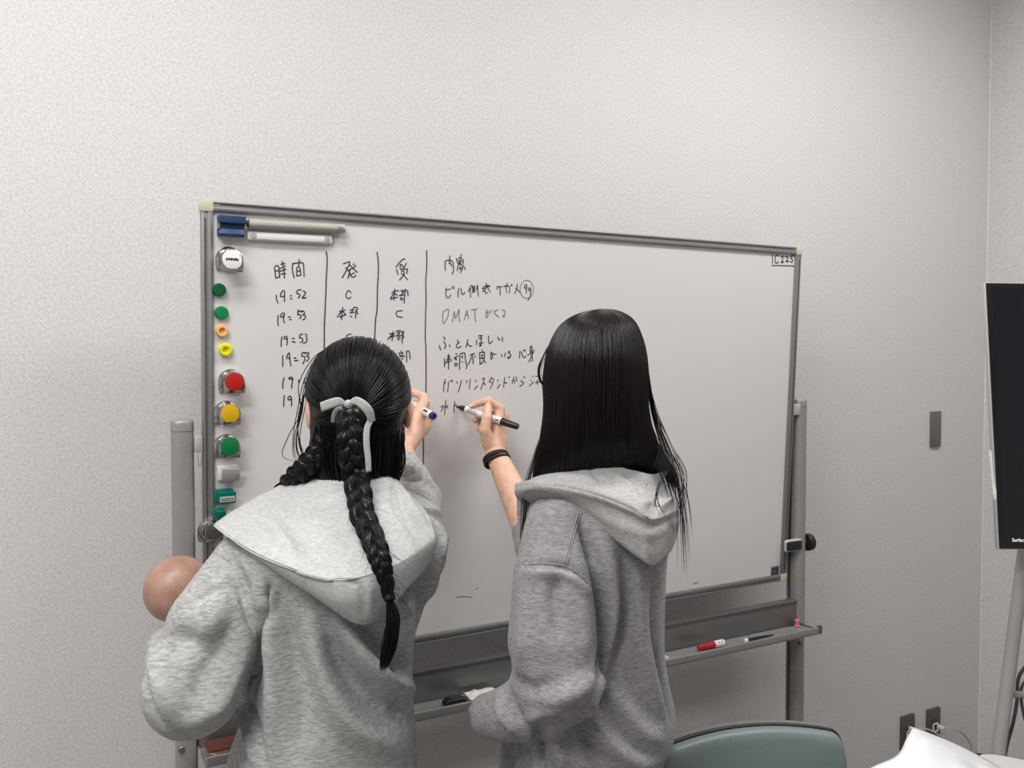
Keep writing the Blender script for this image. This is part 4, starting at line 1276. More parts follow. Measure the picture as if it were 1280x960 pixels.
# ---------------------------------------------------------------- first person: braid and bow
P1 = thing('person', V(.14, -.45, 0), 'person with a long braid and pale bow, in a pale hoodie, writing on the board', 'person', 'people writing on the whiteboard')
S1, F1 = unit(V(1, .02, 0)), unit(V(-.02, 1, 0))
secs = [(612,395,505,1.325,.055),(640,345,528,1.305,.085),(680,290,546,1.295,.100),(720,296,545,1.292,.108),(760,306,534,1.288,.112),(800,314,517,1.282,.117),(860,312,513,1.28,.122),(900,303,514,1.28,.128),(960,284,518,1.28,.135),(1030,282,516,1.28,.135),(1060,290,508,1.28,.13)]
C1 = [K((a + b) / 2, y, d) for y, a, b, d, w in secs]
A1 = [(b - a) / 2 * (d - .03) / F_PX for y, a, b, d, w in secs]
B1 = [w for *_, w in secs]
shR, elR, wrR = K(514, 694, 1.31), K(522, 626, 1.47), K(502, 568, 1.63)
shL, elL, wrL = K(312, 708, 1.27), K(240, 862, 1.165), K(214, 815, 1.32)
CARVE1 = [K(338, 726, 1.172), K(333, 756, 1.182), K(334, 795, 1.185), K(326, 840, 1.20), K(306, 882, 1.215)]
def hoodie1(P):
    d = sweep(P, C1, S1, F1, A1, B1, .02, 2.4)
    d = smin(d, chain(P, [shL, K(272, 785, 1.200), elL], [.056, .071, .060], .0), .010)
    d = smin(d, chain(P, [elL, K(226, 846, 1.24), wrL], [.058, .048, .038]), .03)
    r = chain(P, [shR, elR], [.054, .040])
    r = smin(r, chain(P, [elR, K(515, 598, 1.555), K(503, 574, 1.612)], [.042, .034, .0255]), .012)
    d = smin(d, r, .018)
    d = smin(d, rcone(P, K(524, 606, 1.545), K(536, 627, 1.505), .020, .024), .007)
    d = smin(d, rcone(P, K(505, 584, 1.59), K(512, 594, 1.565), .026, .028), .006)
    d = np.maximum(d, -chain(P, CARVE1, [.003, .008, .012, .011, .012], .0))
    # cuff opening
    d = np.maximum(d, -rcone(P, K(502, 568, 1.63), K(503.5, 577, 1.605), .030, .022))
    return d
allp = np.array(C1 + [shL, elL, wrL, shR, elR, wrR])
lo, hi = allp.min(0) - .17, allp.max(0) + .12
v, f = sdf_mesh(hoodie1, lo, hi, .0055)
v = relax(v, f, 2)
v = fold(v, f, [
    ([(424, 778), (448, 812), (480, 845), (516, 862)], .013, .017, 'ridge'),
    ([(440, 775), (466, 806), (494, 830), (516, 838)], .012, -.012, 'ridge'),
    ([(408, 790), (430, 835), (468, 880), (512, 902)], .014, -.012, 'ridge'),
    ([(390, 775), (402, 840), (438, 905), (500, 940)], .016, .010, 'ridge'),
    ([(345, 730), (356, 790), (374, 860), (380, 940)], .020, -.010, 'ridge'),
    ([(328, 735), (340, 800), (344, 870), (340, 950)], .013, .009, 'ridge'),
    ([(322, 740), (331, 790), (328, 840), (312, 880)], .012, .008, 'ridge'),
    ([(300, 868), (308, 900), (322, 960)], .007, .007, 'ridge'),
    ([(312, 868), (322, 905), (334, 958)], .007, -.006, 'ridge'),
    ([(492, 745), (510, 765), (502, 800), (488, 835)], .012, .008, 'ridge'),
    ([(515, 715), (528, 745), (512, 790)], .010, -.007, 'ridge'),
    ([(545, 690), (540, 730), (522, 765)], .010, .006, 'ridge'),
    ([(505, 800), (498, 850), (508, 900)], .012, -.006, 'ridge'),
    # left sleeve
    ([(262, 690), (288, 704), (304, 735), (314, 772), (325, 808)], .008, -.006, 'ridge'),
    ([(236, 755), (262, 742), (290, 735)], .012, -.005, 'ridge'),
    ([(206, 800), (235, 800), (262, 815)], .014, -.006, 'ridge'),
    ([(193, 800), (198, 850), (214, 905)], .010, .008, 'ridge'),
    ([(183, 815), (184, 860), (200, 905)], .008, -.007, 'ridge'),
    ([(310, 800), (290, 850), (262, 895)], .016, .006, 'ridge'),
    ([(290, 780), (262, 830), (238, 880)], .014, -.005, 'ridge'),
    ([(230, 905), (255, 895), (285, 870)], .012, .005, 'ridge'),
    ([(275, 725), (268, 770), (250, 800)], .016, .005, 'ridge'),
    # right sleeve
    ([(498, 590), (512, 598), (534, 596)], .007, -.006, 'ridge'),
    ([(505, 582), (520, 590), (540, 606)], .006, .006, 'ridge'),
    ([(512, 612), (530, 618), (548, 632)], .008, -.006, 'ridge'),
    ([(516, 632), (532, 640), (550, 640)], .007, .005, 'ridge'),
    ([(540, 650), (552, 672), (552, 700)], .008, .005, 'ridge'),
], 2.0)
v = wrinkle(v, f, .0013, 26, (1, 1, .7), 11)
seam = cords(v, f, [[(266, 690), (289, 704), (304, 735), (314, 772), (324, 806)], [(487.5, 589), (498, 592), (508, 590), (517, 586)], [(486, 592.5), (498, 595.5), (509, 593.5), (519, 589)]], .0011)
V_, F_ = join_vf([(v, f), seam])
HD1 = vf_link('hoodie', V_, F_, M['grey_a'], P1)
KK = lambda row: [K(*p) for p in row]
rows1 = [
    KK([(366,598,1.36),(392,592,1.33),(425,591,1.297),(455,592,1.287),(480,591,1.292),(497,598,1.315),(506,610,1.345)]),
    KK([(318,622,1.305),(352,638,1.255),(400,646,1.225),(445,650,1.213),(482,646,1.222),(512,640,1.255),(534,640,1.30)]),
    KK([(270,653,1.275),(309,680,1.205),(362,703,1.165),(420,717,1.148),(468,708,1.152),(507,690,1.19),(543,664,1.26)]),
    KK([(273,660,1.272),(311,689,1.200),(364,713,1.160),(422,728,1.143),(470,719,1.147),(509,702,1.185),(546,678,1.255)]),
    KK([(286,672,1.280),(326,703,1.205),(376,734,1.163),(430,757,1.143),(473,748,1.150),(509,720,1.187),(542,693,1.26)]),
    KK([(298,680,1.292),(343,713,1.222),(395,747,1.182),(450,781,1.163),(486,761,1.172),(511,733,1.205),(537,704,1.27)]),
    KK([(312,684,1.305),(350,708,1.245),(400,738,1.205),(449,766,1.187),(484,750,1.195),(508,727,1.222),(530,705,1.28)]),
]
for i_, off in enumerate((0, .012, .028, .033, .031, .026, -.004)):
    rows1[i_] = [p - unit(p - EYE) * off * (.55 + .45 * math.sin(math.pi * k / 6)) for k, p in enumerate(rows1[i_])]
me = patch_mesh('hood', rows1, 90, 90, .003, 0)
hv = np.array([x.co for x in me.vertices]); hf = [tuple(p.vertices) for p in me.polygons]
hv = fold(hv, hf, [
    ([(328, 640), (348, 668), (374, 698)], .010, -.007, 'ridge'),
    ([(345, 636), (366, 664), (392, 698)], .012, .004, 'ridge'),
    ([(436, 726), (452, 734), (456, 770)], .005, -.005, 'ridge'),
    ([(446, 726), (460, 738), (462, 765)], .006, .004, 'ridge'),
    ([(494, 606), (500, 640), (518, 668)], .006, -.006, 'ridge'),
    ([(505, 612), (520, 640), (536, 660)], .008, .006, 'ridge'),
    ([(480, 640), (500, 660), (520, 690)], .010, .004, 'ridge'),
    ([(395, 610), (385, 650), (400, 690)], .018, .004, 'ridge'),
    ([(290, 660), (330, 672), (362, 690)], .008, -.003, 'ridge'),
])
hv = wrinkle(hv, hf, .0008, 30, (1, 1, 1), 3)
vf_link('hood', hv, hf, M['grey_b'], HD1)

H1 = K(449, 508, 1.366)
s1, f1, u1 = frame_of(V(.22, .95, -.10), unit(V(.02, .05, 1)))
NB1 = K(449, 612, 1.335)
hipc1 = V(*(K(400, 985, 1.285)[:2]), .86)
feet1 = [V(hipc1[0] + .085, hipc1[1] + .02, .07), V(hipc1[0] - .085, hipc1[1] - .03, .07)]
body_parts = [sdf_mesh(head_fn(H1, s1, f1, u1, NB1, .93, .0765, -.008), H1 - .17, H1 + .15, .0042)]
mcp1 = [K(530, 503, 1.705), K(534, 513, 1.715), K(535, 523, 1.715), K(532, 533, 1.70)]
fin1 = [[K(530, 496, 1.73), K(518, 491, 1.745), K(507, 495, 1.755)],
        [K(524, 505, 1.745), K(512, 508, 1.75), K(506, 512, 1.742)],
        [K(524, 520, 1.75), K(513, 523, 1.745), K(508, 526, 1.735)],
        [K(523, 533, 1.742), K(514, 537, 1.735), K(510, 540, 1.725)]]
th1 = [K(503, 549, 1.652), K(506, 525, 1.655), K(511, 507, 1.685), K(507, 496, 1.715)]
hf1 = hand_fn(K(502, 563, 1.645), K(512, 592, 1.575), mcp1, fin1, th1, .0215, .026)
hb = np.array(mcp1 + sum(fin1, []) + th1 + [wrR, K(512, 592, 1.575)])
body_parts.append(sdf_mesh(hf1, hb.min(0) - .04, hb.max(0) + .04, .0021))
body_parts.append(body_core(P1, H1, NB1, shL + F1 * .01, shR, K(415, 800, 1.29), hipc1, S1, F1, [elL, K(226, 846, 1.24), K(226, 822, 1.33)], [elR, K(510, 588, 1.585)], feet1, None))
# left hand under the doll
wl = K(226, 822, 1.33)
mcpL = [K(252, 838, 1.350), K(256, 845, 1.362), K(258, 852, 1.374), K(258, 860, 1.384)]
finL = [[m + V(.014, .030, .002), m + V(.022, .052, .006), m + V(.024, .066, .016)] for m in mcpL]
hL = hand_fn(wl, K(226, 846, 1.24), mcpL, finL, [wl + V(.006, .0, .008), K(240, 822, 1.345), K(252, 816, 1.345), K(264, 812, 1.348)], .022, .030)
hb = np.array(mcpL + sum(finL, []) + [wl, K(226, 846, 1.24)])
body_parts.append(sdf_mesh(hL, hb.min(0) - .045, hb.max(0) + .045, .003))
bv, bf = join_vf(body_parts)
BD1 = vf_link('body', bv, bf, M['skin'], P1)
face_parts(H1, s1, f1, u1, BD1, .93)
nails(fin1[:1], th1, -FWD, BD1)
trousers_and_shoes(hipc1, S1, F1, .90, P1, feet1, F1)

# hair drawn back to one point, then a braid
rsd = np.random.RandomState(7)
HC = K(448, 494, 1.362)
ax1 = np.array([s1, f1, u1]); er = V(.0815, .101, .0925)
T1 = K(439, 521, 1.26)
def onell(d, k=1.0):
    d = unit(d)
    return HC + (d * er * k) @ ax1
tdir = unit(((T1 - HC) @ ax1.T) / er)
def hair_base1(P):
    d = ell(P, HC, ax1, er * .985)
    cut = (P - (HC + f1 * .055 - u1 * .02)) @ unit(f1 - u1 * .62)
    d = np.maximum(d, cut)
    d = smin(d, sweep(P, [K(450, 535, 1.355), K(448, 565, 1.345), K(447, 590, 1.335), K(447, 618, 1.33)], RIGHT * V(1, 1, 0), FWD * V(1, 1, 0), [.074, .071, .067, .062], [.080, .062, .052, .042], .02), .02)
    d = smin(d, rcone(P, T1 + FWD * .03, T1, .03, .018), .015)
    d = smin(d, chain(P, [K(402, 520, 1.345), K(408, 548, 1.325), K(398, 572, 1.325), K(384, 590, 1.335)], [.020, .022, .018, .014]), .012)
    for e in (-1, 1):                       # keep the ears clear
        d = np.maximum(d, -ell(P, H1 + s1 * e * .080 - u1 * .010 + f1 * .004, ax1, (.015, .022, .033)))
    return d
bv, bf = sdf_mesh(hair_base1, HC - .16, HC + .15, .0045)
paths = []
for i in range(1500):
    az = rsd.rand() * 2 * math.pi
    # hairline ring round the face
    d0 = unit(V(math.cos(az) * .98, .42 + .18 * math.sin(az), math.sin(az) * .95))
    if d0[2] < -.45 and rsd.rand() < .5: d0[1] -= .5; d0 = unit(d0)
    if i % 3 == 0: d0 = unit(V(rsd.uniform(-1, 1), rsd.uniform(-.7, .1), rsd.uniform(-.9, -.3)))
    k = 1.0 + rsd.rand() * .022
    om = math.acos(np.clip(d0 @ tdir, -1, 1))
    a0 = rsd.rand() * .3 if rsd.rand() < .6 else 0
    ts = np.linspace(a0, 1.0, 18)
    side = rsd.normal() * .05
    pl_ = []
    perp = unit(np.cross(d0, tdir))
    for t in ts:
        d = (math.sin((1 - t) * om) * d0 + math.sin(t * om) * tdir) / math.sin(om)
        d = d + perp * side * math.sin(math.pi * t)
        pl_.append(onell(d, k + .006 * math.sin(math.pi * t)))
    e = pl_[2] if len(pl_) > 2 else pl_[0]
    earbad = False
    for q in pl_:
        for sgn in (-1, 1):
            w = ((q - (H1 + s1 * sgn * .080 - u1 * .010 + f1 * .004)) @ ax1.T) / V(.020, .022, .032)
            if w @ w < 1: earbad = True
    if not earbad: paths.append(np.array(pl_))
for i in range(620):                         # nape hair
    x0 = rsd.uniform(-1, 1)
    p0 = K(449 + 57 * x0, 528 + rsd.rand() * 22, 1.262 + .048 * x0 * x0 - .004 * rsd.rand())
    p2 = K(447 + 51 * x0, 609, 1.274 + .040 * x0 * x0)
    p1 = (p0 + p2) / 2 + V(rsd.normal() * .004, rsd.normal() * .003, 0)
    paths.append(catmull([p0, p1, p2], 10))
# loose strands at the left of the head
for i in range(9):
    j = rsd.normal(size=2) * 4.0
    c = [(432 + j[0], 430, 1.33), (404 + j[0], 446 + j[1], 1.33), (385 + j[0], 480 + j[1], 1.345), (375 + j[1], 515, 1.35), (372 + j[0], 545 + j[1], 1.345), (378 + j[0] * 2, 572, 1.335), (392 + j[1] * 2, 590 + j[0], 1.325)]
    paths.append(catmull([K(*p) for p in c], 30))
for i in range(60):
    j = rsd.normal(size=2)
    c = [(500 + j[0] * 4, 528, 1.36), (497 + j[0] * 3, 556 + j[1], 1.345), (490 + j[0] * 5, 582 + j[1] * 2, 1.325), (486 + j[0] * 7, 596 + j[1] * 3, 1.295)]
    paths.append(catmull([K(*p) for p in c], 16))
sv, sf = strands(paths, .00085, 3)
V_, F_ = join_vf([(bv, bf), (sv, sf)])
HR1 = vf_link('hair', V_, F_, M['hair'], P1)
pb = [K(440, 524, 1.248), K(437, 548, 1.232), K(439, 572, 1.232), K(444, 595, 1.235), K(449, 620, 1.210), K(452, 642, 1.185), K(462, 664, 1.160), K(471, 688, 1.130), K(477, 706, 1.118), K(482, 724, 1.118), K(487, 750, 1.124)]
bv, bf = braid(pb, [.020, .0205, .0205, .0195, .0185, .0175, .0165, .0155, .0135, .011, .007], 4.4, .0011, 34, 2)
tail = []
for i in range(190):
    a = rsd.rand() * 6.28; q = math.sqrt(rsd.rand()); L = rsd.uniform(.75, 1.05)
    c = []
    for t, (x, y, d_), wd in zip((0, .33, .66, 1), ((487, 748, 1.124), (491, 779, 1.126), (487, 810, 1.134), (478, 836, 1.142)), (4, 8.5, 9, 4.5)):
        c.append(K(x + math.cos(a) * q * wd, 748 + (y - 748) * L, d_ + math.sin(a) * q * wd * .0009))
    tail.append(catmull(c, 14))
tv_, tf_ = strands(tail, .0009, 3)
fly = []
for i in range(20):
    y0 = rsd.uniform(600, 745); x0 = np.interp(y0, [591, 638, 685, 716, 750], [452, 458, 478, 486, 489]); d0 = np.interp(y0, [591, 638, 685, 716, 750], [1.225, 1.178, 1.118, 1.112, 1.118])
    L = rsd.uniform(10, 44); a = rsd.uniform(.1, 1.35)
    c = [K(x0, y0, d0), K(x0 + L * .5 * math.cos(a), y0 + L * .5 * math.sin(a), d0 - .004), K(x0 + L * math.cos(a), y0 + L * math.sin(a) * 1.2, d0 - .002)]
    fly.append(catmull(c, 10))
for i in range(14):
    y0 = rsd.uniform(600, 700); x0 = np.interp(y0, [591, 638, 685, 716, 750], [436, 440, 462, 472, 480]); d0 = np.interp(y0, [591, 638, 685, 716, 750], [1.225, 1.178, 1.118, 1.112, 1.118])
    L = rsd.uniform(8, 22); a = rsd.uniform(1.6, 2.2)
    fly.append(catmull([K(x0, y0, d0), K(x0 + L * .5 * math.cos(a), y0 + L * .5 * math.sin(a), d0 - .003), K(x0 + L * math.cos(a), y0 + L * math.sin(a) * 1.4, d0 - .002)], 10))
fv, ff = strands(fly, .00030, 3)
V_, F_ = join_vf([(bv, bf), (tv_, tf_), (fv, ff)])
BRD = vf_link('braid', V_, F_, M['hair'], HR1)
MB().lathe(K(486.5, 745, 1.124), unit(K(487, 752, 1.124) - K(486, 742, 1.124)), [(-.003, .0062), (-.001, .0075), (.002, .0075), (.004, .006)], 16).build('hair_elastic', M['black'], HR1)
# a second, shorter plait lying forward over the left shoulder
pb = [K(418, 540, 1.315), K(405, 558, 1.305), K(392, 574, 1.300), K(378, 588, 1.305), K(364, 600, 1.325), K(352, 618, 1.365), K(346, 650, 1.395)]
bv, bf = braid(pb, [.016, .019, .019, .018, .0165, .015, .011], 3.2, .0011, 28, 5)
vf_link('plait', bv, bf, M['hair'], HR1)
# bow
def strip(pts, w, D_side=None, th=.0011, n=26, twist=None):
    """ribbon of width w along pts; each pt (px,py,D); the width runs along the given pixel direction"""
    c = catmull([K(*p[:3]) for p in pts], n)
    dirs = catmull([[p[3], p[4]] for p in pts], n)
    ws = catmull([[p[5]] for p in pts], n)[:, 0]
    rows = []
    for k in (-1, -.5, 0, .5, 1):
        row = []
        for p, dr, w_ in zip(c, dirs, ws):
            a = RIGHT * dr[0] + DOWN * dr[1]
            a = unit(a)
            row.append(p + a * k * w_ * .43 - FWD * .0004 * (1 - k * k))
        rows.append(np.array(row))
    G = np.array(rows)
    vs = G.reshape(-1, 3); m = len(c)
    fs = [(i * m + j, i * m + j + 1, (i + 1) * m + j + 1, (i + 1) * m + j) for i in range(4) for j in range(m - 1)]
    me = bpy.data.meshes.new('r'); me.from_pydata(vs.tolist(), [], fs); me.update()
    me = solidify(me, th * .6, 0, 0)
    v_ = np.array([x.co for x in me.vertices]); f_ = [tuple(p.vertices) for p in me.polygons]
    return v_, f_
rb = [
    strip([(433, 505, 1.222, .1, 1, .006), (424, 502, 1.214, 0, 1, .014), (412, 505, 1.214, .12, 1, .016), (401, 509, 1.219, .2, 1, .0155)], 0),
    strip([(433, 506, 1.226, .1, 1, .006), (423, 503, 1.230, 0, 1, .013), (411, 506, 1.231, .1, 1, .014), (401, 509, 1.221, .2, 1, .0150)], 0),
    strip([(436, 504, 1.220, 0, 1, .007), (445, 501, 1.214, -.1, 1, .0135), (455, 507, 1.212, -.55, .8, .0155), (462, 516, 1.214, -.8, .5, .0150), (465, 527, 1.220, -.95, .2, .0120)], 0),
    strip([(464, 524, 1.221, 1, .1, .0115), (459, 535, 1.218, 1, .0, .0105), (458, 552, 1.216, 1, -.05, .0105), (460, 572, 1.216, 1, -.05, .0100), (461, 590, 1.217, 1, -.2, .0090)], 0),
    strip([(428, 510, 1.224, .5, 1, .0065), (421, 512, 1.226, .8, .6, .0070), (417, 519, 1.232, 1, .2, .0070), (416, 528, 1.240, 1, 0, .0060)], 0),
]
kn = MB().bm((lambda bm: (bmesh.ops.create_icosphere(bm, subdivisions=3, radius=1.0), bm)[1])(bmesh.new()))
kv = np.array(kn.v) * V(.0062, .0055, .0062); kv = kv + K(435.5, 505, 1.218)
V_, F_ = join_vf(rb + [(kv, kn.f)])
vf_link('hair_bow', V_, F_, M['ribbon'], HR1)

# the marker in the right hand
nib = board(*onboard(497, 497, PN), PN + .0005)
tl = K(543, 521, 1.663)
d = unit(tl - nib); Lm = np.linalg.norm(tl - nib); r_ = .0078
t = thing('marker_pen', nib, 'white marker with a blue end held by the person with the braid', 'marker pen', 'markers in use')
MB().lathe(nib, d, [(0, .0012), (.004, .0024), (.005, .0036), (.018, .0052), (.019, .0068), (.026, r_ * .97)], 20).build('nib', M['navy'], t)
brl = MB().lathe(nib + d * .026, d, [(0, r_), (Lm - .026 - .009, r_), (Lm - .026 - .0085, r_ * .96)], 24).build('barrel', M['white'], t)
MB().lathe(nib + d * (Lm - .0095), d, [(0, r_ * 1.0), (.006, r_ * 1.0), (.0085, r_ * .86), (.0086, r_ * .62), (.0078, r_ * .55), (.0076, 0)], 24).build('end_plug', M['navy'], t)
q = MB()
nv = unit(-FWD - d * (-FWD @ d)); nv = unit(nv - DOWN * .55); nv = unit(nv - d * (nv @ d)); sv_ = np.cross(d, nv)
for k, (a, w) in enumerate(((0, .0022), (.0034, .0026), (.0066, .002), (.0092, .0026), (.0124, .002))):
    q.box(nib + d * (Lm - .031 + a) + nv * (r_ * .985), (w, .0012, .0042), 0, 1, (d, nv, sv_))
q.build('print', M['ink'], brl, smooth=False)

# the doll carried in the left arm
DH = K(222.5, 736, 1.372)
ds, df, du_ = frame_of(unit(FWD * .7 + ZUP * .45 + RIGHT * .35), unit(-RIGHT * .55 - FWD * .45 + ZUP * .6))
DL = thing('baby_doll', DH, 'bald skin coloured baby doll carried behind the left grey sleeve', 'doll')
dax = np.array([ds, df, du_])
dt = K(268, 806, 1.415)
def doll(P):
    d = ell(P, DH, dax, (.0500, .0545, .0520))
    d = smin(d, ell(P, DH + df * .024 - du_ * .022, dax, (.036, .034, .032)), .015)
    d = smin(d, ell(P, DH + df * .058 - du_ * .018, dax, (.006, .007, .006)), .006)
    for e in (-1, 1): d = smin(d, ell(P, DH + ds * e * .0450 - du_ * .014, dax, (.006, .010, .013)), .004)
    ax_ = unit(dt - DH)
    d = smin(d, rcone(P, DH + ax_ * .045, DH + ax_ * .065, .018, .022), .012)
    d = smin(d, rcone(P, DH + ax_ * .080, dt + ax_ * .02, .036, .040), .015)
    for e in (-1, 1):
        a = DH + ax_ * .078 + ds * e * .036
        d = smin(d, chain(P, [a, a + ax_ * .035 + ds * e * .018 + df * .02, a + ax_ * .045 + df * .055 + ds * e * .01], [.014, .0125, .010]), .006)
        for k in range(4):
            h0 = a + ax_ * .045 + df * .055 + ds * e * .01
            d = smin(d, rcone(P, h0, h0 + df * .013 + ds * (k - 1.5) * .0048, .005, .0032), .003)
        l0 = dt + ax_ * .03 + ds * e * .022
        d = smin(d, chain(P, [l0, l0 + df * .05 + ax_ * .02, l0 + df * .035 + ax_ * .065, l0 + df * .055 + ax_ * .07], [.021, .018, .013, .012]), .008)
    return d
v, f = sdf_mesh(doll, np.minimum(DH, dt) - .14, np.maximum(DH, dt) + .14, .0036)
DB = vf_link('body', v, f, M['doll_skin'], DL)
for e in (-1, 1):
    p = DH + df * .044 + ds * e * .018 + du_ * .002
    MB().lathe(p, df, [(.006 * (1 - math.cos(a)), .0055 * math.sin(a)) for a in np.linspace(0, math.pi, 9)], 14).build('eye', M['black'], DB)
MB().tube([DH + df * (.0585 - .006 * x * x) + ds * x * .009 - du_ * .033 for x in np.linspace(-1, 1, 7)], [.0006, .0016, .002, .0022, .002, .0016, .0006], 8).build('mouth', M['lip'], DB)
def dress(P):
    ax_ = unit(dt - DH)
    return np.maximum(rcone(P, DH + ax_ * .080, dt + ax_ * .02, .039, .0435), (DH + ax_ * .062 - P) @ ax_)
v, f = sdf_mesh(dress, np.minimum(DH, dt) - .1, np.maximum(DH, dt) + .1, .004)
vf_link('romper', v, f, M['doll_cloth'], DL)

# ---------------------------------------------------------------- second person: long straight hair
P2 = thing('person', V(.52, -.55, 0), 'person with long loose straight dark hair, in a grey hoodie, writing on the board', 'person', 'people writing on the whiteboard')
F2 = unit(V(-.12, .993, 0)); S2 = V(F2[1], -F2[0], 0)
secs = [(598,700,800,1.37,.05),(630,668,834,1.35,.078),(660,662,842,1.345,.09),(700,658,832,1.335,.092),(760,652,829,1.335,.092),(820,652,829,1.335,.092),(860,652,835,1.335,.094),(900,650,843,1.335,.096),(930,650,840,1.335,.098),(960,646,827,1.335,.096),(1030,646,820,1.335,.094),(1070,652,816,1.335,.092)]
C2 = [K((a + b) / 2, y, d) for y, a, b, d, w in secs]
th = 42 * math.pi / 180
A2 = [math.sqrt(max((((b - a) / 2 * (d - .03) / F_PX) ** 2 - (w * math.sin(th)) ** 2), 1e-4)) / math.cos(th) for y, a, b, d, w in secs]
B2 = [w for *_, w in secs]
shL2 = K(697, 668, 1.27)
elL2 = K(698, 850, 1.215)
cuL2 = K(612, 894, 1.285)
shR2 = C2[2] + S2 * .075 + F2 * .03 - ZUP * .005
elR2 = K(673, 684, 1.64); wrR2 = K(618.5, 568, 1.785)
CARVE2 = [K(741, 748, 1.222), K(747, 775, 1.222), K(753, 815, 1.222), K(752, 850, 1.228), K(738, 884, 1.24)]
def hoodie2(P):
    d = sweep(P, C2, S2, F2, A2, B2, .02, 2.3)
    a = chain(P, [shL2, K(694, 722, 1.245), K(691, 800, 1.225), elL2], [.052, .062, .0665, .0585])
    a = smin(a, chain(P, [elL2, K(664, 884, 1.245), K(634, 892, 1.27), cuL2], [.056, .050, .040, .033]), .022)
    d = smin(d, a, .008)
    d = smin(d, chain(P, [shR2, elR2], [.052, .044]), .02)
    d = smin(d, rcone(P, elR2, elR2 * .84 + wrR2 * .16, .044, .039), .01)
    d = np.maximum(d, -chain(P, CARVE2, [.002, .006, .010, .011, .006], 0))
    # open front panel hanging below the sleeve
    d = smin(d, chain(P, [K(652, 850, 1.36), K(642, 900, 1.37), K(640, 1020, 1.37)], [.02, .022, .024]), .008)
    d = np.maximum(d, -rcone(P, K(600, 896, 1.30), K(618, 892, 1.28), .030, .021))
    return d
allp = np.array(C2 + [shL2, elL2, cuL2, shR2, elR2])
lo, hi = allp.min(0) - .15, allp.max(0) + .15
v, f = sdf_mesh(hoodie2, lo, hi, .0055)
v = relax(v, f, 2)
v = fold(v, f, [
    ([(728, 650), (744, 715), (752, 790), (748, 850)], .010, -.012, 'ridge'),
    ([(752, 660), (768, 740), (765, 800), (748, 870)], .014, .007, 'ridge'),
    ([(782, 690), (782, 760), (768, 830), (745, 895)], .013, -.008, 'ridge'),
    ([(798, 715), (800, 790), (812, 850), (832, 905)], .016, .007, 'ridge'),
    ([(816, 720), (818, 800), (828, 860), (838, 900)], .009, -.005, 'ridge'),
    ([(735, 885), (752, 922), (785, 950), (815, 958)], .014, .008, 'ridge'),
    ([(722, 890), (738, 930), (765, 962)], .012, -.008, 'ridge'),
    ([(770, 870), (800, 915), (832, 925)], .016, .005, 'ridge'),
    ([(690, 905), (700, 940), (705, 965)], .010, .006, 'ridge'),
    ([(672, 905), (674, 940), (676, 965)], .008, -.008, 'ridge'),
    # left sleeve
    ([(655, 706), (680, 705), (704, 708), (722, 716), (735, 730)], .005, -.004, 'ridge'),
    ([(655, 716), (680, 716), (704, 719), (722, 728), (735, 742)], .009, .004, 'ridge'),
    ([(702, 712), (694, 745), (698, 800)], .012, -.005, 'ridge'),
    ([(722, 730), (730, 790), (722, 840)], .016, .004, 'ridge'),
    ([(655, 740), (650, 800), (648, 860)], .014, .004, 'ridge'),
    ([(668, 868), (695, 872), (722, 862), (742, 846)], .014, .008, 'ridge'),
    ([(645, 848), (665, 862), (695, 856)], .010, -.006, 'ridge'),
    ([(624, 868), (630, 892), (645, 916)], .007, .007, 'ridge'),
    ([(636, 865), (644, 890), (660, 910)], .008, -.006, 'ridge'),
    ([(655, 905), (680, 890), (705, 888)], .008, .005, 'ridge'),
], 2.0)
v = wrinkle(v, f, .0012, 26, (1, 1, .7), 21)
seam = cords(v, f, [[(656, 705.5), (680, 704.5), (703, 707), (720, 715), (734, 728)], [(726.5, 640), (718, 668), (709, 705)], [(723, 640), (715, 668), (705.5, 704)]], .0011)
V_, F_ = join_vf([(v, f), seam])
HD2 = vf_link('hoodie', V_, F_, M['grey_c'], P2)
rows2 = [
    KK([(663,602,1.42),(680,583,1.350),(701,573,1.318),(732,574,1.292),(762,580,1.282),(795,588,1.278),(819,592,1.292),(836,582,1.335)]),
    KK([(653,605,1.40),(674,594,1.330),(701,589,1.303),(732,593,1.277),(762,601,1.264),(795,611,1.255),(819,618,1.266),(843,608,1.320)]),
    KK([(645,603.5,1.378),(668,601,1.305),(701,603,1.266),(732,609,1.240),(762,618,1.224),(793,631,1.214),(816,645,1.221),(849,632,1.288)]),
    KK([(643.5,609,1.374),(666,606.5,1.302),(698,609.5,1.264),(730,616,1.237),(760,625.5,1.220),(790,639,1.210),(816,650,1.218),(850.5,639,1.286)]),
    KK([(643,615,1.378),(664,612,1.308),(695,615.5,1.273),(727,621.5,1.247),(757,631,1.230),(787,645,1.220),(815,655,1.226),(851,645,1.290)]),
    KK([(646,622,1.382),(667,616,1.315),(699,619.5,1.279),(731,628,1.250),(762,642,1.231),(793,660,1.216),(819,670,1.223),(850,656,1.292)]),
    KK([(655,630,1.386),(676,623.5,1.322),(704,626.5,1.286),(736,640.5,1.255),(768,663,1.232),(798,685,1.216),(820,695,1.226),(845,676,1.298)]),
    KK([(662,634,1.390),(682,629,1.332),(708,632,1.297),(740,650,1.266),(771,677,1.242),(799,699,1.227),(818,707,1.238),(838,690,1.310)]),
    KK([(668,632,1.405),(686,630,1.355),(712,632,1.323),(742,646,1.300),(771,668,1.282),(797,688,1.270),(816,694,1.278),(832,680,1.335)]),
]
me = patch_mesh('hood', rows2, 96, 120, .003, 0)
hv = np.array([x.co for x in me.vertices]); hf = [tuple(p.vertices) for p in me.polygons]
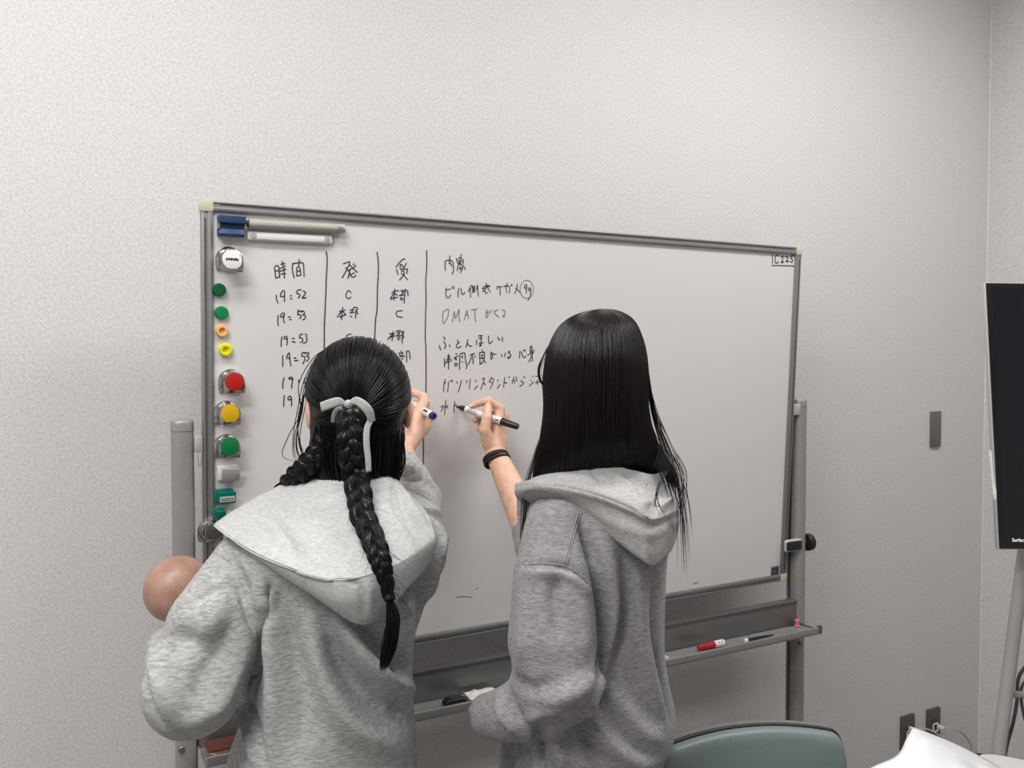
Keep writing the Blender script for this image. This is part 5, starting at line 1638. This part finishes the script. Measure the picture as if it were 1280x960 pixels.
hv = fold(hv, hf, [
    ([(672, 603), (701, 607), (732, 614), (762, 624), (790, 636), (812, 648)], .004, -.004, 'ridge'),
    ([(782, 592), (796, 606), (806, 624)], .009, -.007, 'ridge'),
    ([(770, 596), (784, 604), (800, 622)], .006, .006, 'ridge'),
    ([(812, 604), (818, 622), (816, 640)], .008, -.006, 'ridge'),
    ([(800, 632), (812, 628), (824, 632), (840, 622)], .006, .006, 'ridge'),
    ([(822, 640), (834, 628), (846, 612)], .006, .006, 'ridge'),
    ([(836, 652), (840, 668), (836, 684)], .006, -.005, 'ridge'),
    ([(690, 592), (720, 596), (750, 603)], .008, .003, 'ridge'),
    ([(735, 586), (745, 596), (752, 606)], .006, -.004, 'ridge'),
    ([(740, 634), (775, 656), (812, 668), (846, 652)], .009, .003, 'ridge'),
])
hv = wrinkle(hv, hf, .0009, 32, (1, 1, 1), 13)
vf_link('hood', hv, hf, M['grey_d'], HD2)
# front edge of the open hoodie hanging on the far side
frow = [KK([(646,606,1.40),(645,640,1.395),(649,675,1.385),(652,712,1.375)]), KK([(658,610,1.385),(656,640,1.372),(658,675,1.355),(660,706,1.340)]), KK([(668,612,1.36),(667,640,1.345),(668,675,1.33),(669,704,1.32)])]
link('front_edge', patch_mesh('front_edge', frow, 24, 12, .006, 1), M['grey_c'], HD2)

H2 = K(744, 500, 1.345)
s2, f2, u2 = frame_of(V(-.06, .99, -.05), ZUP)
NB2 = K(752, 606, 1.365)
hipc2 = V(*(K(745, 985, 1.335)[:2]), .86)
feet2 = [V(hipc2[0] + .075, hipc2[1] + .03, .07), V(hipc2[0] - .085, hipc2[1] + .0, .07)]
body_parts = [sdf_mesh(head_fn(H2, s2, f2, u2, NB2, .9, .060), H2 - .18, H2 + .15, .0042)]
mcp2 = [K(625, 511, 1.815), K(630, 520, 1.830), K(630, 530, 1.840), K(627.5, 540, 1.846)]
fin2 = [[K(611, 501, 1.803), K(600, 503.5, 1.808), K(590, 508, 1.813)],
        [K(609, 515, 1.832), K(600, 521, 1.832), K(594, 525.5, 1.828)],
        [K(610, 524, 1.835), K(601, 531, 1.838), K(599, 536, 1.832)],
        [K(611, 534, 1.848), K(604, 541, 1.846), K(604, 546, 1.840)]]
th2 = [K(611.5, 554, 1.780), K(606, 538, 1.772), K(608.5, 522, 1.776), K(610, 509, 1.789)]
fe2 = elR2 * .80 + wrR2 * .20
hf2 = hand_fn(K(618.5, 565, 1.785), fe2, mcp2, fin2, th2, .0215, .034)
hb = np.array(mcp2 + sum(fin2, []) + th2 + [wrR2, fe2])
body_parts.append(sdf_mesh(hf2, hb.min(0) - .05, hb.max(0) + .05, .0023))
wl2 = K(628, 891, 1.275)
body_parts.append(body_core(P2, H2, NB2, shL2 + F2 * .01, shR2, K(742, 800, 1.335), hipc2, S2, F2, [elL2, K(660, 880, 1.245), wl2], [elR2, fe2], feet2, None, .85))
ax_ = unit(wl2 - K(660, 880, 1.245))
wl2b = wl2 + ax_ * .0
mcpL = [wl2 + ax_ * .055 + V(0, 0, .012), wl2 + ax_ * .058 + V(.004, .004, .004), wl2 + ax_ * .056 + V(.006, .007, -.004), wl2 + ax_ * .050 + V(.008, .010, -.012)]
mcpL = [wl2 + (m - wl2) * .55 for m in mcpL]
finL = [[m + V(.012, .022, -.006), m + V(.026, .030, -.012), m + V(.034, .022, -.016)] for m in mcpL]
hL = hand_fn(wl2, K(660, 880, 1.245), mcpL, finL, [wl2 + V(0, 0, .008), wl2 + ax_ * .015 + V(.006, .012, .016), wl2 + ax_ * .02 + V(.016, .024, .012), wl2 + ax_ * .02 + V(.026, .032, .006)], .021, .028, .0066)
hb = np.array(mcpL + sum(finL, []) + [wl2, K(660, 880, 1.245)])
body_parts.append(sdf_mesh(hL, hb.min(0) - .045, hb.max(0) + .045, .003))
bv, bf = join_vf(body_parts)
BD2 = vf_link('body', bv, bf, M['skin'], P2)
face_parts(H2, s2, f2, u2, BD2, .9)
nails(fin2[:2], th2, -FWD - DOWN * .6, BD2)
trousers_and_shoes(hipc2, S2, F2, .90, P2, feet2, F2)
# dark hair ties round the wrist
c0 = K(619.2, 571.5, 1.778); wd = unit(elR2 - wrR2)
wa = unit(np.cross(wd, FWD)); wb = np.cross(wd, wa)
ht = MB()
for off, tilt, rr in ((0.0, .16, .0250), (.006, .06, .0258), (.012, .20, .0262)):
    ring = [c0 + wd * (off + tilt * .02 * math.sin(t + .7)) + wa * rr * math.cos(t) + wb * rr * math.sin(t) for t in np.linspace(0, 2 * math.pi, 40)]
    ht.tube(ring, .0030, 8, cap=False)
ht.build('hair_tie', M['band'], BD2)

# long hair
RH = unit(V(RIGHT[0], RIGHT[1], 0)); FH = unit(V(FWD[0], FWD[1], 0))
hs = [(386.3,750,758,1.335,.006),(388,739,768,1.335,.022),(392,724,779,1.335,.043),(400,708,790,1.335,.064),(414,695,798,1.335,.084),(440,684,805.5,1.333,.100),(475,679,808.5,1.332,.104),(510,680,808.5,1.332,.098),(545,676,817,1.332,.083),(575,671,831,1.342,.066),(600,668,844,1.358,.054),(640,690,836,1.380,.045)]
HCs = [K((a + b) / 2, y, d) for y, a, b, d, w in hs]
HA = [(b - a) / 2 * (d - .02) / F_PX for y, a, b, d, w in hs]
HB = [w for *_, w in hs]
def hair_base2(P):
    d = sweep(P, HCs, RH, FH, np.array(HA) * .985, np.array(HB) * .985, .002, 2.1)
    # leave the face open
    cut = np.maximum((P - (H2 + f2 * .058)) @ f2, (P[:, 2] - H2[2] - .045) * .7)
    w = (P - H2) * V(1, 1, 0)
    return np.maximum(d, np.minimum((w @ f2 - .643 * np.linalg.norm(w, axis=1)) * .8, (H2[2] + .045 - P[:, 2])))
lo = np.array(HCs).min(0) - .16; hi = np.array(HCs).max(0) + .16
bv, bf = sdf_mesh(hair_base2, lo, hi, .005)
Mh = catmull(np.c_[np.array(HCs), HA, HB], 90)
paths = []
for i in range(2300):
    t = rsd.uniform(-2.1, 2.1)                # 0 faces the viewer
    s0 = rsd.rand() ** 1.5 * .25 if rsd.rand() < .75 else rsd.rand() * .6
    s1_ = rsd.uniform(.88, 1.0)
    k = 1.0 + rsd.rand() * .028
    wob, ph_ = rsd.normal() * .02, rsd.rand() * 6.28
    pl_ = []
    dt_ = rsd.normal() * .05
    for s in np.linspace(s0, s1_, 26):
        x = s * (len(Mh) - 1); i0 = int(min(x, len(Mh) - 2)); fr_ = x - i0
        q = Mh[i0] * (1 - fr_) + Mh[i0 + 1] * fr_
        tt = t + dt_ * s + wob * math.sin(5 * s + ph_)
        su, cu_ = math.sin(tt), math.cos(tt)
        e = 2 / 2.15
        px_ = math.copysign(abs(su) ** e, su); py_ = -math.copysign(abs(cu_) ** e, cu_)
        p = q[:3] + RH * px_ * q[3] * k + FH * py_ * q[4] * k
        pl_.append(p)
    pl_ = np.array(pl_)
    w_ = (pl_ - H2) * V(1, 1, 0)
    q_ = w_ @ f2 - .66 * np.linalg.norm(w_, axis=1)
    bad_ = np.where((q_ > 0) & (pl_[:, 2] < H2[2] + .045))[0]
    if len(bad_):
        if bad_[0] < 6: continue
        pl_ = pl_[:bad_[0]]
    paths.append(pl_)
sv, sf = strands(paths, .0009, 3)
loose = []
for i in range(150):                          # lock falling out over the right of the hood
    j = rsd.normal(size=3)
    c = [(806 + j[0] * 2, 500, 1.33), (810 + j[0] * 3, 535, 1.32), (822 + j[0] * 4, 565 + j[1] * 3, 1.30), (834 + j[0] * 5, 588 + j[1] * 4, 1.285), (842 + j[0] * 5 + abs(j[2]) * 2, 612 + j[1] * 9, 1.275)]
    loose.append(catmull([K(*p) for p in c], 18))
for i in range(30):                           # long fine strands
    j = rsd.normal(size=3)
    c = [(808, 455 + j[0] * 12, 1.335), (816 + j[1] * 2, 510, 1.33), (832 + j[1] * 4, 556 + j[0] * 4, 1.31), (848 + j[1] * 5, 592, 1.285), (854 + j[2] * 4, 640 + j[0] * 14, 1.265), (857 + j[2] * 5, 690 + j[0] * 26, 1.27)]
    loose.append(catmull([K(*p) for p in c], 28))
for i in range(7):
    j = rsd.normal(size=3)
    c = [(834 + j[0] * 4, 585, 1.27), (826 + j[0] * 5, 598, 1.250), (820 + j[0] * 3, 616, 1.222), (824 + j[1] * 5, 632, 1.212), (832 + j[1] * 6, 644 + j[2] * 8, 1.222)]
    loose.append(catmull([K(*p) for p in c], 18))
for i in range(16):                           # lock standing off at the left
    j = rsd.normal(size=2)
    c = [(686 + j[0], 432, 1.325), (678 + j[0], 448, 1.318), (673.5 + j[0] * 1.2, 463 + j[1], 1.315), (675.5 + j[0] * 1.2, 476, 1.317), (684 + j[0], 492 + j[1] * 2, 1.325), (688 + j[0], 515, 1.33)]
    loose.append(catmull([K(*p) for p in c], 22))
for i in range(16):                           # thin ends by the left front edge
    j = rsd.normal(size=3)
    c = [(676 + j[0], 545, 1.34), (668 + j[0] * 2, 575, 1.345), (660 + j[0] * 3.0, 605, 1.358), (655 + j[0] * 2.5, 650, 1.365), (651.5 + j[1] * 1.5, 690 + j[2] * 14, 1.36), (651 + j[1] * 2, 716 + j[2] * 14, 1.355)]
    loose.append(catmull([K(*p) for p in c], 24))
lv, lf = strands(loose, .0005, 3)
V_, F_ = join_vf([(bv, bf), (sv, sf), (lv, lf)])
vf_link('hair', V_, F_, M['hair2'], P2)

# the marker in the writing hand
nib = board(*onboard(571.5, 508, PN), PN + .0005)
tl = K(647.5, 533.5, 1.768)
d = unit(tl - nib); Lm = np.linalg.norm(tl - nib); r_ = .0072
t = thing('marker_pen', nib, 'white marker with its black cap on the tail, held by the person with loose hair', 'marker pen', 'markers in use')
MB().lathe(nib, d, [(0, .0012), (.004, .0022), (.0045, .0034), (.010, .0042), (.0105, .0055), (.021, .0064), (.0215, r_ * .95)], 20).build('nib', M['black'], t)
cl = Lm * .735
brl = MB().lathe(nib + d * .0215, d, [(0, r_ * .98), (.004, r_), (cl - .0215, r_), (cl - .021, r_ * .9)], 24).build('barrel', M['white'], t)
MB().lathe(nib + d * (cl + .0), d, [(0, r_ * 1.08), (.002, r_ * 1.14), (.008, r_ * 1.10), (Lm - cl - .002, r_ * .93), (Lm - cl, r_ * .80), (Lm - cl + .0002, 0)], 24).build('cap', M['black'], t)
q = MB()
nv = unit(-FWD - d * (-FWD @ d)); sv_ = np.cross(d, nv)
for k in (-1, 0, 1):
    n2 = unit(nv + sv_ * k * .35)
    q.box(nib + d * .040 + n2 * (r_ * .985), (.024, .0008, .0007), 0, 1, (d, n2, np.cross(d, n2)))
for a, w in ((0, .002), (.003, .0022), (.006, .0018)):
    q.box(nib + d * (cl - .011 + a) + nv * (r_ * .985), (w, .0010, .0035), 0, 1, (d, nv, sv_))
q.build('print', M['ink'], brl, smooth=False)
